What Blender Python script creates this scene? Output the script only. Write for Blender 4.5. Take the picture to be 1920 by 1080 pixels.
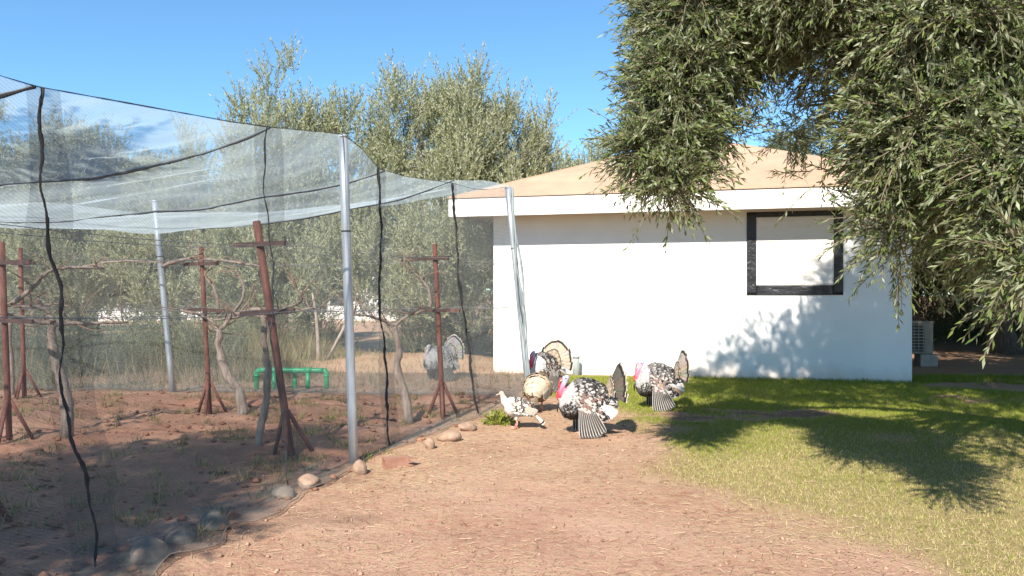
import bpy, bmesh, math, random
import numpy as np
from mathutils import Vector, Matrix, noise as mnoise

# ------------------------------------------------------------------ scene, camera, sky, sun
scene = bpy.context.scene
for o in list(bpy.data.objects): bpy.data.objects.remove(o, do_unlink=True)
C = scene.collection
EYE, F, HOR = 1.5, 1500.0, 553.0          # eye height (m), focal length in photo pixels, horizon row

cam_data = bpy.data.cameras.new('camera')
cam_data.sensor_width = 36.0
cam_data.lens = 36.0 * F / 1920.0
cam_data.shift_y = (HOR - 540.0) / 1920.0
cam_data.clip_end = 2000.0
cam = bpy.data.objects.new('camera', cam_data)
cam.location = (0, 0, EYE); cam.rotation_euler = (math.radians(90), 0, 0)
C.objects.link(cam); scene.camera = cam

SUN_EL, SUN_AZ = math.radians(40.0), math.radians(17.0)     # light travels away from the camera and a little to the right
sun_dir = Vector((math.sin(SUN_AZ)*math.cos(SUN_EL), math.cos(SUN_AZ)*math.cos(SUN_EL), -math.sin(SUN_EL)))
world = bpy.data.worlds.new('World'); scene.world = world; world.use_nodes = True
nt = world.node_tree; nt.nodes.clear()
sky = nt.nodes.new('ShaderNodeTexSky'); sky.sky_type = 'NISHITA'; sky.sun_disc = False
sky.sun_elevation = SUN_EL; sky.sun_rotation = math.atan2(-sun_dir.x, -sun_dir.y)
sky.altitude = 1500; sky.air_density = 1.0; sky.dust_density = 0.0; sky.ozone_density = 3.5
bg = nt.nodes.new('ShaderNodeBackground'); bg.inputs['Strength'].default_value = 0.115
wo = nt.nodes.new('ShaderNodeOutputWorld')
tint = nt.nodes.new('ShaderNodeMix'); tint.data_type = 'RGBA'; tint.blend_type = 'MULTIPLY'; tint.inputs[0].default_value = 1.0
tint.inputs[7].default_value = (0.72, 0.96, 1.0, 1)      # the clear, slightly cyan blue of this sky
nt.links.new(sky.outputs[0], tint.inputs[6]); nt.links.new(tint.outputs[2], bg.inputs[0]); nt.links.new(bg.outputs[0], wo.inputs[0])

sl = bpy.data.lights.new('sun', 'SUN'); sl.energy = 5.0; sl.angle = math.radians(0.55); sl.color = (1.0, 0.93, 0.83)
sun = bpy.data.objects.new('sun', sl); sun.rotation_euler = sun_dir.to_track_quat('-Z', 'Y').to_euler(); sun.location = (-4, -10, 12)
C.objects.link(sun)
vs = scene.view_settings
vs.view_transform = 'Standard'; vs.look = 'None'; vs.gamma = 1.0; vs.use_curve_mapping = False; vs.exposure = 0.95
scene.render.engine = 'CYCLES'
scene.cycles.transparent_max_bounces = 14
scene.cycles.max_bounces = 5; scene.cycles.diffuse_bounces = 3; scene.cycles.transmission_bounces = 2; scene.cycles.glossy_bounces = 2

rng = np.random.default_rng(7)
random.seed(7)

# ------------------------------------------------------------------ helpers
def P(px, py, Z): return Vector(((px-960)/F*Z, Z, EYE-(py-HOR)/F*Z))
def GP(px, py):
    Z = EYE*F/(py-HOR); return Vector(((px-960)/F*Z, Z, 0))

def link(o, parent=None):
    C.objects.link(o)
    if parent is not None: o.parent = parent
    return o
def tag(o, label=None, cat=None, group=None, kind=None):
    if label: o['label'] = label
    if cat: o['category'] = cat
    if group: o['group'] = group
    if kind: o['kind'] = kind
    return o
def empty(name, loc, rz=0.0, label=None, cat=None, group=None):
    o = bpy.data.objects.new(name, None); o.location = loc; o.rotation_euler = (0, 0, rz)
    o.empty_display_size = 0.1
    link(o); return tag(o, label, cat, group)

class MB:
    def __init__(s): s.v = []; s.f = []; s.mi = []; s.uv = []; s.col = []; s.has_uv = False
    def add(s, verts, faces, mi=0):
        b = len(s.v); s.v.extend([tuple(v) for v in verts])
        for f in faces: s.f.append(tuple(i+b for i in f)); s.mi.append(mi)
        return b
    def box(s, lo, hi, mi=0, bev=0.0):
        x0, y0, z0 = lo; x1, y1, z1 = hi
        if bev <= 0:
            s.add([(x0,y0,z0),(x1,y0,z0),(x1,y1,z0),(x0,y1,z0),(x0,y0,z1),(x1,y0,z1),(x1,y1,z1),(x0,y1,z1)],
                  [(0,3,2,1),(4,5,6,7),(0,1,5,4),(1,2,6,5),(2,3,7,6),(3,0,4,7)], mi)
        else:
            bm = bmesh.new(); bmesh.ops.create_cube(bm, size=1.0)
            for v in bm.verts: v.co = Vector(((x0+x1)/2+v.co.x*(x1-x0), (y0+y1)/2+v.co.y*(y1-y0), (z0+z1)/2+v.co.z*(z1-z0)))
            bmesh.ops.bevel(bm, geom=bm.edges[:], offset=bev, segments=2, affect='EDGES', profile=0.7)
            bm.verts.index_update()
            s.add([v.co for v in bm.verts], [[v.index for v in f.verts] for f in bm.faces], mi); bm.free()
    def tube(s, pts, rad, n=8, mi=0, caps=True, flat=1.0):
        pts = [Vector(p) for p in pts]
        if not hasattr(rad, '__len__'): rad = [rad]*len(pts)
        rings = []; up = None
        for i, p in enumerate(pts):
            t = (pts[min(i+1, len(pts)-1)] - pts[max(i-1, 0)])
            if t.length < 1e-9: t = Vector((0, 0, 1))
            t.normalize()
            if up is None:
                a = Vector((0, 0, 1)) if abs(t.z) < 0.9 else Vector((1, 0, 0))
                up = (a - t*a.dot(t)).normalized()
            else:
                up = (up - t*up.dot(t))
                up = up.normalized() if up.length > 1e-6 else t.orthogonal().normalized()
            side = t.cross(up)
            rings.append([p + (up*math.cos(2*math.pi*k/n)*flat + side*math.sin(2*math.pi*k/n))*rad[i] for k in range(n)])
        vs_ = [v for r in rings for v in r]; fs = []
        for i in range(len(pts)-1):
            for k in range(n):
                fs.append((i*n+k, i*n+(k+1) % n, (i+1)*n+(k+1) % n, (i+1)*n+k))
        if caps:
            fs.append(tuple(range(n-1, -1, -1))); fs.append(tuple((len(pts)-1)*n+k for k in range(n)))
        s.add(vs_, fs, mi)
    def build(s, name, mats, parent=None, smooth=False, loc=None):
        me = bpy.data.meshes.new(name); me.from_pydata(s.v, [], s.f); me.update()
        for m in (mats if isinstance(mats, (list, tuple)) else [mats]): me.materials.append(m)
        if any(s.mi): me.polygons.foreach_set('material_index', s.mi)
        if smooth: me.polygons.foreach_set('use_smooth', [True]*len(s.f))
        o = bpy.data.objects.new(name, me)
        if loc is not None: o.location = loc
        return link(o, parent)

def np_mesh(name, verts, faces, mat, parent=None, smooth=False, attrs=None, colors=None):
    """faces: (n,k) int array, attrs: dict point-float attributes, colors: dict point (n,3)"""
    me = bpy.data.meshes.new(name)
    verts = np.asarray(verts, dtype=np.float32); faces = np.asarray(faces, dtype=np.int32)
    n, k = faces.shape
    me.vertices.add(len(verts)); me.vertices.foreach_set('co', verts.ravel())
    me.loops.add(n*k); me.loops.foreach_set('vertex_index', faces.ravel())
    me.polygons.add(n); me.polygons.foreach_set('loop_start', np.arange(0, n*k, k, dtype=np.int32))
    if smooth: me.polygons.foreach_set('use_smooth', np.ones(n, dtype=bool))
    for a, d in (attrs or {}).items():
        at = me.attributes.new(a, 'FLOAT', 'POINT'); at.data.foreach_set('value', np.asarray(d, dtype=np.float32).ravel())
    for a, d in (colors or {}).items():
        d = np.asarray(d, dtype=np.float32); d = np.concatenate([d, np.ones((len(d), 1), np.float32)], 1)
        at = me.attributes.new(a, 'FLOAT_COLOR', 'POINT'); at.data.foreach_set('color', d.ravel())
    me.update(calc_edges=True); me.validate()
    me.materials.append(mat)
    return link(bpy.data.objects.new(name, me), parent)

def nrm(a): return a/np.maximum(np.linalg.norm(a, axis=-1, keepdims=True), 1e-9)
def sstep(a, b, x):
    t = np.clip((x-a)/(b-a), 0, 1); return t*t*(3-2*t)
def vnoise(x, y, seed=0, scale=1.0):
    """vectorised smooth value noise, 0..1"""
    x = np.asarray(x)*scale+seed*17.13; y = np.asarray(y)*scale+seed*7.77
    xi = np.floor(x).astype(np.int64); yi = np.floor(y).astype(np.int64); fx = x-xi; fy = y-yi
    fx = fx*fx*(3-2*fx); fy = fy*fy*(3-2*fy)
    def h(a, b):
        n = (a*374761393 + b*668265263 + seed*144665) & 0xffffffff
        n = ((n ^ (n >> 13))*1274126177) & 0xffffffff
        return ((n ^ (n >> 16)) & 0xffff)/65535.0
    return (h(xi, yi)*(1-fx)+h(xi+1, yi)*fx)*(1-fy)+(h(xi, yi+1)*(1-fx)+h(xi+1, yi+1)*fx)*fy
def fbm(x, y, seed=0, scale=1.0, oct=3):
    r = 0; a = 0.5; tot = 0
    for i in range(oct): r = r+a*vnoise(x, y, seed+i, scale*2**i); tot += a; a *= 0.5
    return r/tot

# ------------------------------------------------------------------ materials
def new_mat(name):
    m = bpy.data.materials.new(name); m.use_nodes = True
    n = m.node_tree; b = n.nodes['Principled BSDF']; return m, n, b
def ramp(n, fac, stops):
    r = n.nodes.new('ShaderNodeValToRGB')
    while len(r.color_ramp.elements) < len(stops): r.color_ramp.elements.new(0.5)
    for e, (p, c) in zip(r.color_ramp.elements, stops):
        e.position = p; e.color = (*c, 1)
    n.links.new(fac, r.inputs[0]); return r.outputs[0]
def tex_noise(n, scale, detail=4, rough=0.6, vec=None, coord='Object', stretch=None):
    tc = n.nodes.new('ShaderNodeTexCoord'); src = tc.outputs[coord]
    if vec is not None: src = vec
    if stretch:
        mp = n.nodes.new('ShaderNodeMapping'); mp.inputs['Scale'].default_value = stretch
        n.links.new(src, mp.inputs[0]); src = mp.outputs[0]
    t = n.nodes.new('ShaderNodeTexNoise'); t.inputs['Scale'].default_value = scale
    t.inputs['Detail'].default_value = detail; t.inputs['Roughness'].default_value = rough
    n.links.new(src, t.inputs['Vector']); return t.outputs['Fac']
def mixc(n, fac, a, b, mode='MIX'):
    m = n.nodes.new('ShaderNodeMix'); m.data_type = 'RGBA'; m.blend_type = mode
    for sock, val in ((m.inputs[0], fac), (m.inputs[6], a), (m.inputs[7], b)):
        if hasattr(val, 'links') or hasattr(val, 'is_linked'): n.links.new(val, sock)
        elif isinstance(val, (tuple, list)): sock.default_value = (*val[:3], 1)
        else: sock.default_value = val
    return m.outputs[2]
def math_(n, op, a, b=None, c=None):
    m = n.nodes.new('ShaderNodeMath'); m.operation = op
    for i, v in enumerate((a, b, c)):
        if v is None: continue
        if hasattr(v, 'is_linked'): n.links.new(v, m.inputs[i])
        else: m.inputs[i].default_value = v
    return m.outputs[0]
def attr(n, name, out='Fac'):
    a = n.nodes.new('ShaderNodeAttribute'); a.attribute_name = name; return a.outputs[out]
def bump(n, b, h, strength=0.3, dist=0.02):
    k = n.nodes.new('ShaderNodeBump'); k.inputs['Strength'].default_value = strength; k.inputs['Distance'].default_value = dist
    n.links.new(h, k.inputs['Height']); n.links.new(k.outputs[0], b.inputs['Normal'])

def simple(name, stops, scale=8.0, rough=0.8, metal=0.0, bstr=0.2, bdist=0.01, stretch=None, bscale=None, detail=5):
    m, n, b = new_mat(name)
    f = tex_noise(n, scale, detail, 0.65, stretch=stretch)
    n.links.new(ramp(n, f, stops), b.inputs['Base Color'])
    b.inputs['Roughness'].default_value = rough; b.inputs['Metallic'].default_value = metal
    if bstr: bump(n, b, tex_noise(n, bscale or scale*3, 4, 0.7, stretch=stretch), bstr, bdist)
    return m

def leaf_mat(name, top, top2, under, trans=0.25):
    m, n, b = new_mat(name)
    geo = n.nodes.new('ShaderNodeNewGeometry')
    col = mixc(n, attr(n, 'lv'), top, top2)
    col = mixc(n, geo.outputs['Backfacing'], col, mixc(n, attr(n, 'lv'), under, tuple(0.8*c for c in under)))
    n.links.new(col, b.inputs['Base Color']); b.inputs['Roughness'].default_value = 0.55
    b.inputs['Specular IOR Level'].default_value = 0.35
    tr = n.nodes.new('ShaderNodeBsdfTranslucent'); n.links.new(mixc(n, 0.5, col, (0.2, 0.24, 0.05)), tr.inputs[0])
    mx = n.nodes.new('ShaderNodeMixShader'); mx.inputs[0].default_value = trans
    n.links.new(b.outputs[0], mx.inputs[1]); n.links.new(tr.outputs[0], mx.inputs[2])
    n.links.new(mx.outputs[0], n.nodes['Material Output'].inputs[0]); return m

NETA = {}
def net_mat(name, col, alpha, var, sc=(1, 1, 1), trans=0.45, nscale=2.0):
    m, n, b = new_mat(name); n.nodes.remove(b)
    d = n.nodes.new('ShaderNodeBsdfDiffuse'); t = n.nodes.new('ShaderNodeBsdfTranslucent')
    for s in (d, t): s.inputs[0].default_value = (*col, 1)
    mx = n.nodes.new('ShaderNodeMixShader'); mx.inputs[0].default_value = trans
    n.links.new(d.outputs[0], mx.inputs[1]); n.links.new(t.outputs[0], mx.inputs[2])
    tp = n.nodes.new('ShaderNodeBsdfTransparent')
    f = attr(n, 'na')
    if 'side' in name or 'end' in name:       # the knitted courses of the mesh
        tc = n.nodes.new('ShaderNodeTexCoord'); sp = n.nodes.new('ShaderNodeSeparateXYZ'); n.links.new(tc.outputs['Object'], sp.inputs[0])
        wv = math_(n, 'MULTIPLY', math_(n, 'SINE', math_(n, 'MULTIPLY', sp.outputs['Y'], 3.1)), 7.0)
        ph = math_(n, 'ADD', math_(n, 'ADD', math_(n, 'MULTIPLY', sp.outputs['Z'], 330.0), math_(n, 'MULTIPLY', sp.outputs['Y'], 180.0)), wv)
        f = math_(n, 'MULTIPLY', f, math_(n, 'MULTIPLY_ADD', math_(n, 'SINE', ph), 0.6, 1.0))
    NETA[m.name] = (alpha, var)
    m2 = n.nodes.new('ShaderNodeMixShader'); n.links.new(f, m2.inputs[0])
    n.links.new(tp.outputs[0], m2.inputs[1]); n.links.new(mx.outputs[0], m2.inputs[2])
    n.links.new(m2.outputs[0], n.nodes['Material Output'].inputs[0]); return m

M = {}
M['bark'] = simple('olive_bark', [(0.3, (0.07, 0.05, 0.038)), (0.6, (0.16, 0.125, 0.095)), (0.8, (0.24, 0.2, 0.16))], 6, 0.9, bstr=0.8, bdist=0.03, stretch=(3, 3, 0.6))
M['twig'] = simple('olive_twig', [(0.3, (0.12, 0.085, 0.05)), (0.7, (0.24, 0.19, 0.13))], 12, 0.85, bstr=0)
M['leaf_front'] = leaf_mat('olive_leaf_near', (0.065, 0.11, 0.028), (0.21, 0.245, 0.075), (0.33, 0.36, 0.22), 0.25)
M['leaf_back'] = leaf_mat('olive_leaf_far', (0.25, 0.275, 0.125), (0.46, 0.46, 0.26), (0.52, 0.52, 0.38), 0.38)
M['leaf_shade'] = leaf_mat('olive_leaf_shade_tone', (0.05, 0.07, 0.025), (0.11, 0.13, 0.05), (0.2, 0.22, 0.14), 0.2)  # darker leaf colour stands in for shade on the right-hand trees and shrubs
M['leaf_shrub'] = leaf_mat('shrub_leaf', (0.11, 0.13, 0.055), (0.21, 0.2, 0.1), (0.23, 0.24, 0.15), 0.25)
M['leaf_weed'] = leaf_mat('weed_leaf', (0.2, 0.26, 0.04), (0.4, 0.36, 0.05), (0.3, 0.33, 0.1), 0.3)
M['plaster'] = None
M['galv'] = simple('galvanised_steel', [(0.3, (0.33, 0.36, 0.39)), (0.55, (0.46, 0.49, 0.52)), (0.75, (0.55, 0.56, 0.57))], 5, 0.5, 0.55, 0.1, 0.004, stretch=(6, 6, 0.7))
M['rust'] = simple('red_oxide_steel', [(0.25, (0.075, 0.032, 0.024)), (0.5, (0.165, 0.058, 0.04)), (0.75, (0.25, 0.105, 0.075))], 11, 0.75, 0.0, 0.25, 0.004, stretch=(2, 2, 0.6))
M['rustbar'] = simple('brown_steel_bar', [(0.3, (0.05, 0.03, 0.026)), (0.7, (0.13, 0.07, 0.055))], 9, 0.75, 0.0, 0.25, 0.004)
M['vine'] = simple('grapevine_bark', [(0.25, (0.13, 0.09, 0.07)), (0.5, (0.32, 0.25, 0.2)), (0.8, (0.5, 0.42, 0.35))], 10, 0.92, bstr=0.9, bdist=0.015, stretch=(3, 3, 0.6))
M['cane'] = simple('grapevine_cane', [(0.3, (0.2, 0.11, 0.075)), (0.7, (0.36, 0.25, 0.18))], 14, 0.9, bstr=0.3)
M['wire'] = simple('trellis_wire', [(0.3, (0.3, 0.3, 0.29)), (0.7, (0.45, 0.45, 0.43))], 5, 0.5, 0.6, bstr=0)
M['green_pipe'] = simple('green_plastic_pipe', [(0.3, (0.006, 0.22, 0.085)), (0.7, (0.012, 0.34, 0.135))], 4, 0.4, bstr=0.03)
M['stone'] = simple('field_stone', [(0.25, (0.2, 0.125, 0.085)), (0.55, (0.33, 0.22, 0.155)), (0.8, (0.44, 0.32, 0.24))], 9, 0.9, bstr=0.5, bdist=0.012)
M['stone_grey'] = simple('grey_stone', [(0.25, (0.12, 0.09, 0.07)), (0.55, (0.22, 0.17, 0.135)), (0.8, (0.32, 0.26, 0.21))], 9, 0.9, bstr=0.5, bdist=0.012)
M['terracotta'] = simple('terracotta', [(0.3, (0.24, 0.115, 0.075)), (0.7, (0.38, 0.2, 0.135))], 10, 0.85, bstr=0.2)
M['concrete'] = simple('concrete', [(0.3, (0.3, 0.27, 0.24)), (0.7, (0.46, 0.42, 0.38))], 6, 0.9, bstr=0.3)
M['ac_shade_tone'] = simple('painted_metal', [(0.3, (0.24, 0.21, 0.175)), (0.7, (0.34, 0.3, 0.26))], 5, 0.5, bstr=0)  # casing colour darkened to stand in for missing shade
M['dark'] = simple('dark_metal', [(0.3, (0.018, 0.018, 0.018)), (0.7, (0.04, 0.04, 0.04))], 8, 0.6, bstr=0)
M['fascia'] = simple('white_fascia_paint', [(0.2, (0.66, 0.62, 0.58)), (0.5, (0.8, 0.77, 0.74)), (0.8, (0.82, 0.8, 0.78))], 1.6, 0.7, bstr=0.06, bscale=30)
M['soffit'] = simple('tan_glow_soffit', [(0.3, (0.55, 0.33, 0.11)), (0.7, (0.64, 0.41, 0.16))], 3, 0.8, bstr=0.05)  # tan pushed to bright orange to put a golden glow under the eave
M['roof'] = simple('tan_roof_membrane', [(0.25, (0.38, 0.25, 0.165)), (0.55, (0.46, 0.315, 0.212)), (0.8, (0.51, 0.36, 0.25))], 1.3, 0.85, bstr=0.12, bscale=40, bdist=0.006)
M['black_tarp'] = simple('black_plastic', [(0.3, (0.012, 0.012, 0.015)), (0.7, (0.03, 0.03, 0.036))], 4, 0.32, bstr=0.6, bscale=9, bdist=0.03)
M['white_tarp'] = simple('white_sheet', [(0.3, (0.7, 0.66, 0.62)), (0.7, (0.78, 0.75, 0.71))], 3, 0.75, bstr=0.35, bscale=5, bdist=0.02, stretch=(0.7, 1, 2.5))
M['rope'] = simple('black_seam_rope', [(0.3, (0.01, 0.01, 0.012)), (0.62, (0.03, 0.027, 0.03)), (0.8, (0.07, 0.035, 0.04))], 14, 0.8, bstr=0.4)
M['seam_grey'] = simple('grey_seam_rope', [(0.3, (0.03, 0.034, 0.036)), (0.7, (0.085, 0.09, 0.095))], 14, 0.85, bstr=0.4)
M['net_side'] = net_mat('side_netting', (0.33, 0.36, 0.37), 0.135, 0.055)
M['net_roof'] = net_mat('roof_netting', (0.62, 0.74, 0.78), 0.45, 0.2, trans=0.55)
M['net_end'] = net_mat('end_netting', (0.5, 0.56, 0.54), 0.17, 0.07)
M['net_band'] = net_mat('net_overlap', (0.10, 0.11, 0.115), 0.24, 0.10)
M['net_skirt'] = net_mat('net_skirt', (0.26, 0.28, 0.27), 0.3, 0.16)

# plaster wall: white lime paint, soil splashed on the foot of the wall
m, n, b = new_mat('white_plaster'); M['plaster'] = m
f = tex_noise(n, 1.2, 5, 0.6); tc = n.nodes.new('ShaderNodeTexCoord'); sp = n.nodes.new('ShaderNodeSeparateXYZ')
n.links.new(tc.outputs['Object'], sp.inputs[0])
st = math_(n, 'SUBTRACT', math_(n, 'MULTIPLY', tex_noise(n, 3.0, 6, 0.7, stretch=(1, 1, 0.5)), 0.62), sp.outputs['Z'])
st = math_(n, 'MULTIPLY', st, 3.0)
cl = n.nodes.new('ShaderNodeClamp'); n.links.new(st, cl.inputs[0])
base = ramp(n, f, [(0.3, (0.74, 0.73, 0.7)), (0.6, (0.8, 0.79, 0.77)), (0.8, (0.82, 0.815, 0.8))])
n.links.new(mixc(n, math_(n, 'MULTIPLY', cl.outputs[0], 0.55), base, (0.55, 0.36, 0.25)), b.inputs['Base Color'])
b.inputs['Roughness'].default_value = 0.85; bump(n, b, tex_noise(n, 35, 4, 0.7), 0.12, 0.01)

# ground: red earth, dry litter, turf
m, n, b = new_mat('earth'); M['earth'] = m
f = tex_noise(n, 1.1, 6, 0.62); g = tex_noise(n, 14, 6, 0.72); h = tex_noise(n, 55, 4, 0.7)
soil = ramp(n, f, [(0.28, (0.29, 0.13, 0.088)), (0.5, (0.41, 0.226, 0.16)), (0.72, (0.49, 0.305, 0.225))])
soil = mixc(n, ramp(n, g, [(0.4, (0, 0, 0)), (0.62, (1, 1, 1))]), soil, mixc(n, 0.5, soil, (0.46, 0.3, 0.2)))
litter = mixc(n, h, (0.34, 0.24, 0.13), (0.52, 0.4, 0.25))
lmask = math_(n, 'MULTIPLY', attr(n, 'litter'), ramp(n, g, [(0.35, (0, 0, 0)), (0.6, (1, 1, 1))]))
col = mixc(n, lmask, soil, litter)
col = mixc(n, math_(n, 'MULTIPLY', attr(n, 'dug'), 0.6), col, mixc(n, g, (0.2, 0.075, 0.04), (0.36, 0.17, 0.1)))
turf = mixc(n, g, (0.17, 0.155, 0.05), (0.34, 0.28, 0.12))
col = mixc(n, math_(n, 'MULTIPLY', attr(n, 'lawn'), 0.8), col, turf)
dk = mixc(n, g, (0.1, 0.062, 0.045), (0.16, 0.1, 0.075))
col = mixc(n, attr(n, 'dark_patch'), col, dk)
col = mixc(n, math_(n, 'MULTIPLY', ramp(n, h, [(0.3, (1, 1, 1)), (0.42, (0, 0, 0))]), 0.45), col, (0.13, 0.07, 0.045))
n.links.new(col, b.inputs['Base Color']); b.inputs['Roughness'].default_value = 0.95; b.inputs['Specular IOR Level'].default_value = 0.15
bump(n, b, math_(n, 'ADD', math_(n, 'MULTIPLY', g, 1.0), math_(n, 'MULTIPLY', h, 0.5)), 0.75, 0.03)

def vcol_mat(name, rough=0.85, trans=0.0):
    m, n, b = new_mat(name); c = attr(n, 'col', 'Color'); n.links.new(c, b.inputs['Base Color'])
    b.inputs['Roughness'].default_value = rough; b.inputs['Specular IOR Level'].default_value = 0.2
    if trans:
        tr = n.nodes.new('ShaderNodeBsdfTranslucent'); n.links.new(c, tr.inputs[0])
        mx = n.nodes.new('ShaderNodeMixShader'); mx.inputs[0].default_value = trans
        n.links.new(b.outputs[0], mx.inputs[1]); n.links.new(tr.outputs[0], mx.inputs[2])
        n.links.new(mx.outputs[0], n.nodes['Material Output'].inputs[0])
    return m
M['grass'] = vcol_mat('grass_blade', 0.8, 0.3)
M['straw'] = vcol_mat('dry_straw', 0.9)
M['clod'] = vcol_mat('soil_clod', 0.95)

# ------------------------------------------------------------------ ground
LB_Z = np.array([3.0, 4.2, 5.2, 6.0, 6.9, 8.1, 9.0, 9.9, 10.6, 11.5, 13.0, 16.0])
LB_X = np.array([2.5, 2.15, 1.85, 1.55, 1.3, 1.5, 1.75, 1.75, 1.3, 0.75, 0.35, 0.2])
def lawn_mask(x, y):
    e = x-np.interp(y, LB_Z, LB_X)+(fbm(x, y, 3, 1.3)-0.5)*1.1
    m_ = sstep(-0.25, 0.55, e)*sstep(16.5, 15.5, y+0.0*x)*sstep(11.5, 10.0, x)
    for cx, cy, rx, ry, k in ((2.9, 10.0, 1.0, 0.55, 0.95), (6.9, 11.4, 1.7, 0.6, 0.9), (9.0, 13.2, 2.6, 0.9, 1.0), (8.5, 16.5, 4.0, 2.6, 1.0), (3.9, 8.2, 0.35, 0.3, 0.6)):
        d = ((x-cx)/rx)**2+((y-cy)/ry)**2+(fbm(x, y, 9, 1.5, 4)-0.5)*3.4
        m_ = m_*(1-k*sstep(1.25, 0.55, d))
    return m_
def ground_z(x, y):
    z = (fbm(x, y, 5, 0.35)-0.5)*0.05+(fbm(x, y, 6, 3.0)-0.5)*0.028
    rough = sstep(0.6, -1.2, x-(-3.45+0.29*y))*sstep(13.0, 11.5, y)          # dug earth inside the cage
    z = z+rough*((fbm(x, y, 8, 4.5, 4)-0.5)*0.11+(fbm(x, y, 12, 0.9)-0.5)*0.1)
    z = z+0.22*np.exp(-((y-17.5)/1.6)**2)*sstep(0.2, -1.5, x)*sstep(-8, -4, x)
    return z
def gz(x, y): return float(ground_z(np.array([x]), np.array([y]))[0])
def axis(segs):
    out = []
    for a, b_, st in segs: out.append(np.arange(a, b_, st))
    return np.concatenate(out+[np.array([segs[-1][1]])])
ax = axis([(-600, -60, 60.), (-60, -12, 4.), (-12, -6, 0.25), (-6, 5.5, 0.055), (5.5, 13, 0.2), (13, 60, 4.), (60, 600, 60.)])
ay = axis([(-80, -4, 8.), (-4, 3.2, 0.6), (3.2, 11, 0.055), (11, 20, 0.12), (20, 70, 3.), (70, 900, 70.)])
GX, GY = np.meshgrid(ax, ay)
GZ = ground_z(GX, GY)
lawn = lawn_mask(GX, GY)
inside = sstep(0.25, -0.25, GX-(-3.45+0.29*GY))*sstep(12.4, 11.8, GY)
litt = np.clip(0.35+0.65*fbm(GX, GY, 21, 0.7)*1.3-0.15, 0, 1)*(1-0.75*inside)
litt = litt*np.where(GY < 6.2, 0.75, 1.0)
dark_patch = sstep(0.62, 0.78, fbm(GX, GY, 31, 0.45))*0.25*inside
for cx, cy, rx, ry, k in ((2.9, 10.0, 0.9, 0.45, 0.85), (6.9, 11.4, 1.6, 0.5, 0.8), (-3.2, 6.2, 1.6, 2.0, 0.55)):  # bare dark spots on the lawn, one darker patch inside the cage
    dark_patch = np.maximum(dark_patch, k*sstep(1.3, 0.3, ((GX-cx)/rx)**2+((GY-cy)/ry)**2+(fbm(GX, GY, 9, 1.5, 4)-0.5)*3.6))
nx, ny = len(ax), len(ay)
idx = np.arange(nx*ny).reshape(ny, nx)
fq = np.stack([idx[:-1, :-1], idx[:-1, 1:], idx[1:, 1:], idx[1:, :-1]], -1).reshape(-1, 4)
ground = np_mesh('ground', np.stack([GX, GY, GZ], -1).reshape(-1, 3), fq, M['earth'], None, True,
                 {'lawn': lawn, 'litter': litt, 'dark_patch': dark_patch, 'dug': inside*np.clip(fbm(GX, GY, 61, 0.8)*1.8-0.3, 0, 1)})
tag(ground, kind='structure')

# grass blades, straw litter, clods, each one mass nobody could count
def blades(name, x, y, h, w, cols, mat, lean=0.5, parent=None):
    n_ = len(x); z = ground_z(x, y)-0.004
    a = rng.uniform(0, 2*np.pi, n_); l = rng.uniform(0.1, lean, n_)*h; la = rng.uniform(0, 2*np.pi, n_)
    dx, dy = np.cos(a)*w/2, np.sin(a)*w/2
    v = np.empty((n_, 3, 3)); v[:, 0] = np.stack([x-dx, y-dy, z], -1); v[:, 1] = np.stack([x+dx, y+dy, z], -1)
    v[:, 2] = np.stack([x+np.cos(la)*l, y+np.sin(la)*l, z+h], -1)
    return np_mesh(name, v.reshape(-1, 3), np.arange(n_*3).reshape(-1, 3), mat, parent, False, None, {'col': np.repeat(cols, 3, 0)})
NG = 440000
yy = 4.2+(14.6-4.2)*rng.random(NG)**1.25; xx = rng.uniform(-0.2, 9.5, NG)
lm = lawn_mask(xx, yy); keep = (rng.random(NG) < lm*(0.35+0.65*sstep(4.0, 9.0, yy)+0.25)) & (xx < 0.68*yy+0.6)
wally = 15.5-(xx+0.36)*0.2655
keep &= (yy < wally-0.03) | (xx > 6.95)
xx, yy, wally = xx[keep], yy[keep], wally[keep]
green = sstep(5.8, 9.0, yy+(fbm(xx, yy, 41, 0.9)-0.5)*4.0)*0.68+0.28
isg = rng.random(len(xx)) < green
r1 = rng.random((len(xx), 1))
cg = np.array([0.15, 0.21, 0.016])*(1-r1)+np.array([0.33, 0.36, 0.06])*r1
cd = np.array([0.42, 0.35, 0.14])*(1-r1)+np.array([0.62, 0.52, 0.29])*r1
cols = np.where(isg[:, None], cg, cd)
hh = rng.uniform(0.018, 0.045, len(xx))*(0.7+0.5*sstep(6, 12, yy))
hh = hh*(1+0.9*sstep(0.5, 0.0, wally-yy))
tag(blades('lawn_grass', xx, yy, hh, rng.uniform(0.003, 0.006, len(xx))*(0.8+0.07*yy), cols, M['grass'], 1.1),
    'short patchy lawn of green and dry grass before the white wall', 'grass', kind='stuff')

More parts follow.
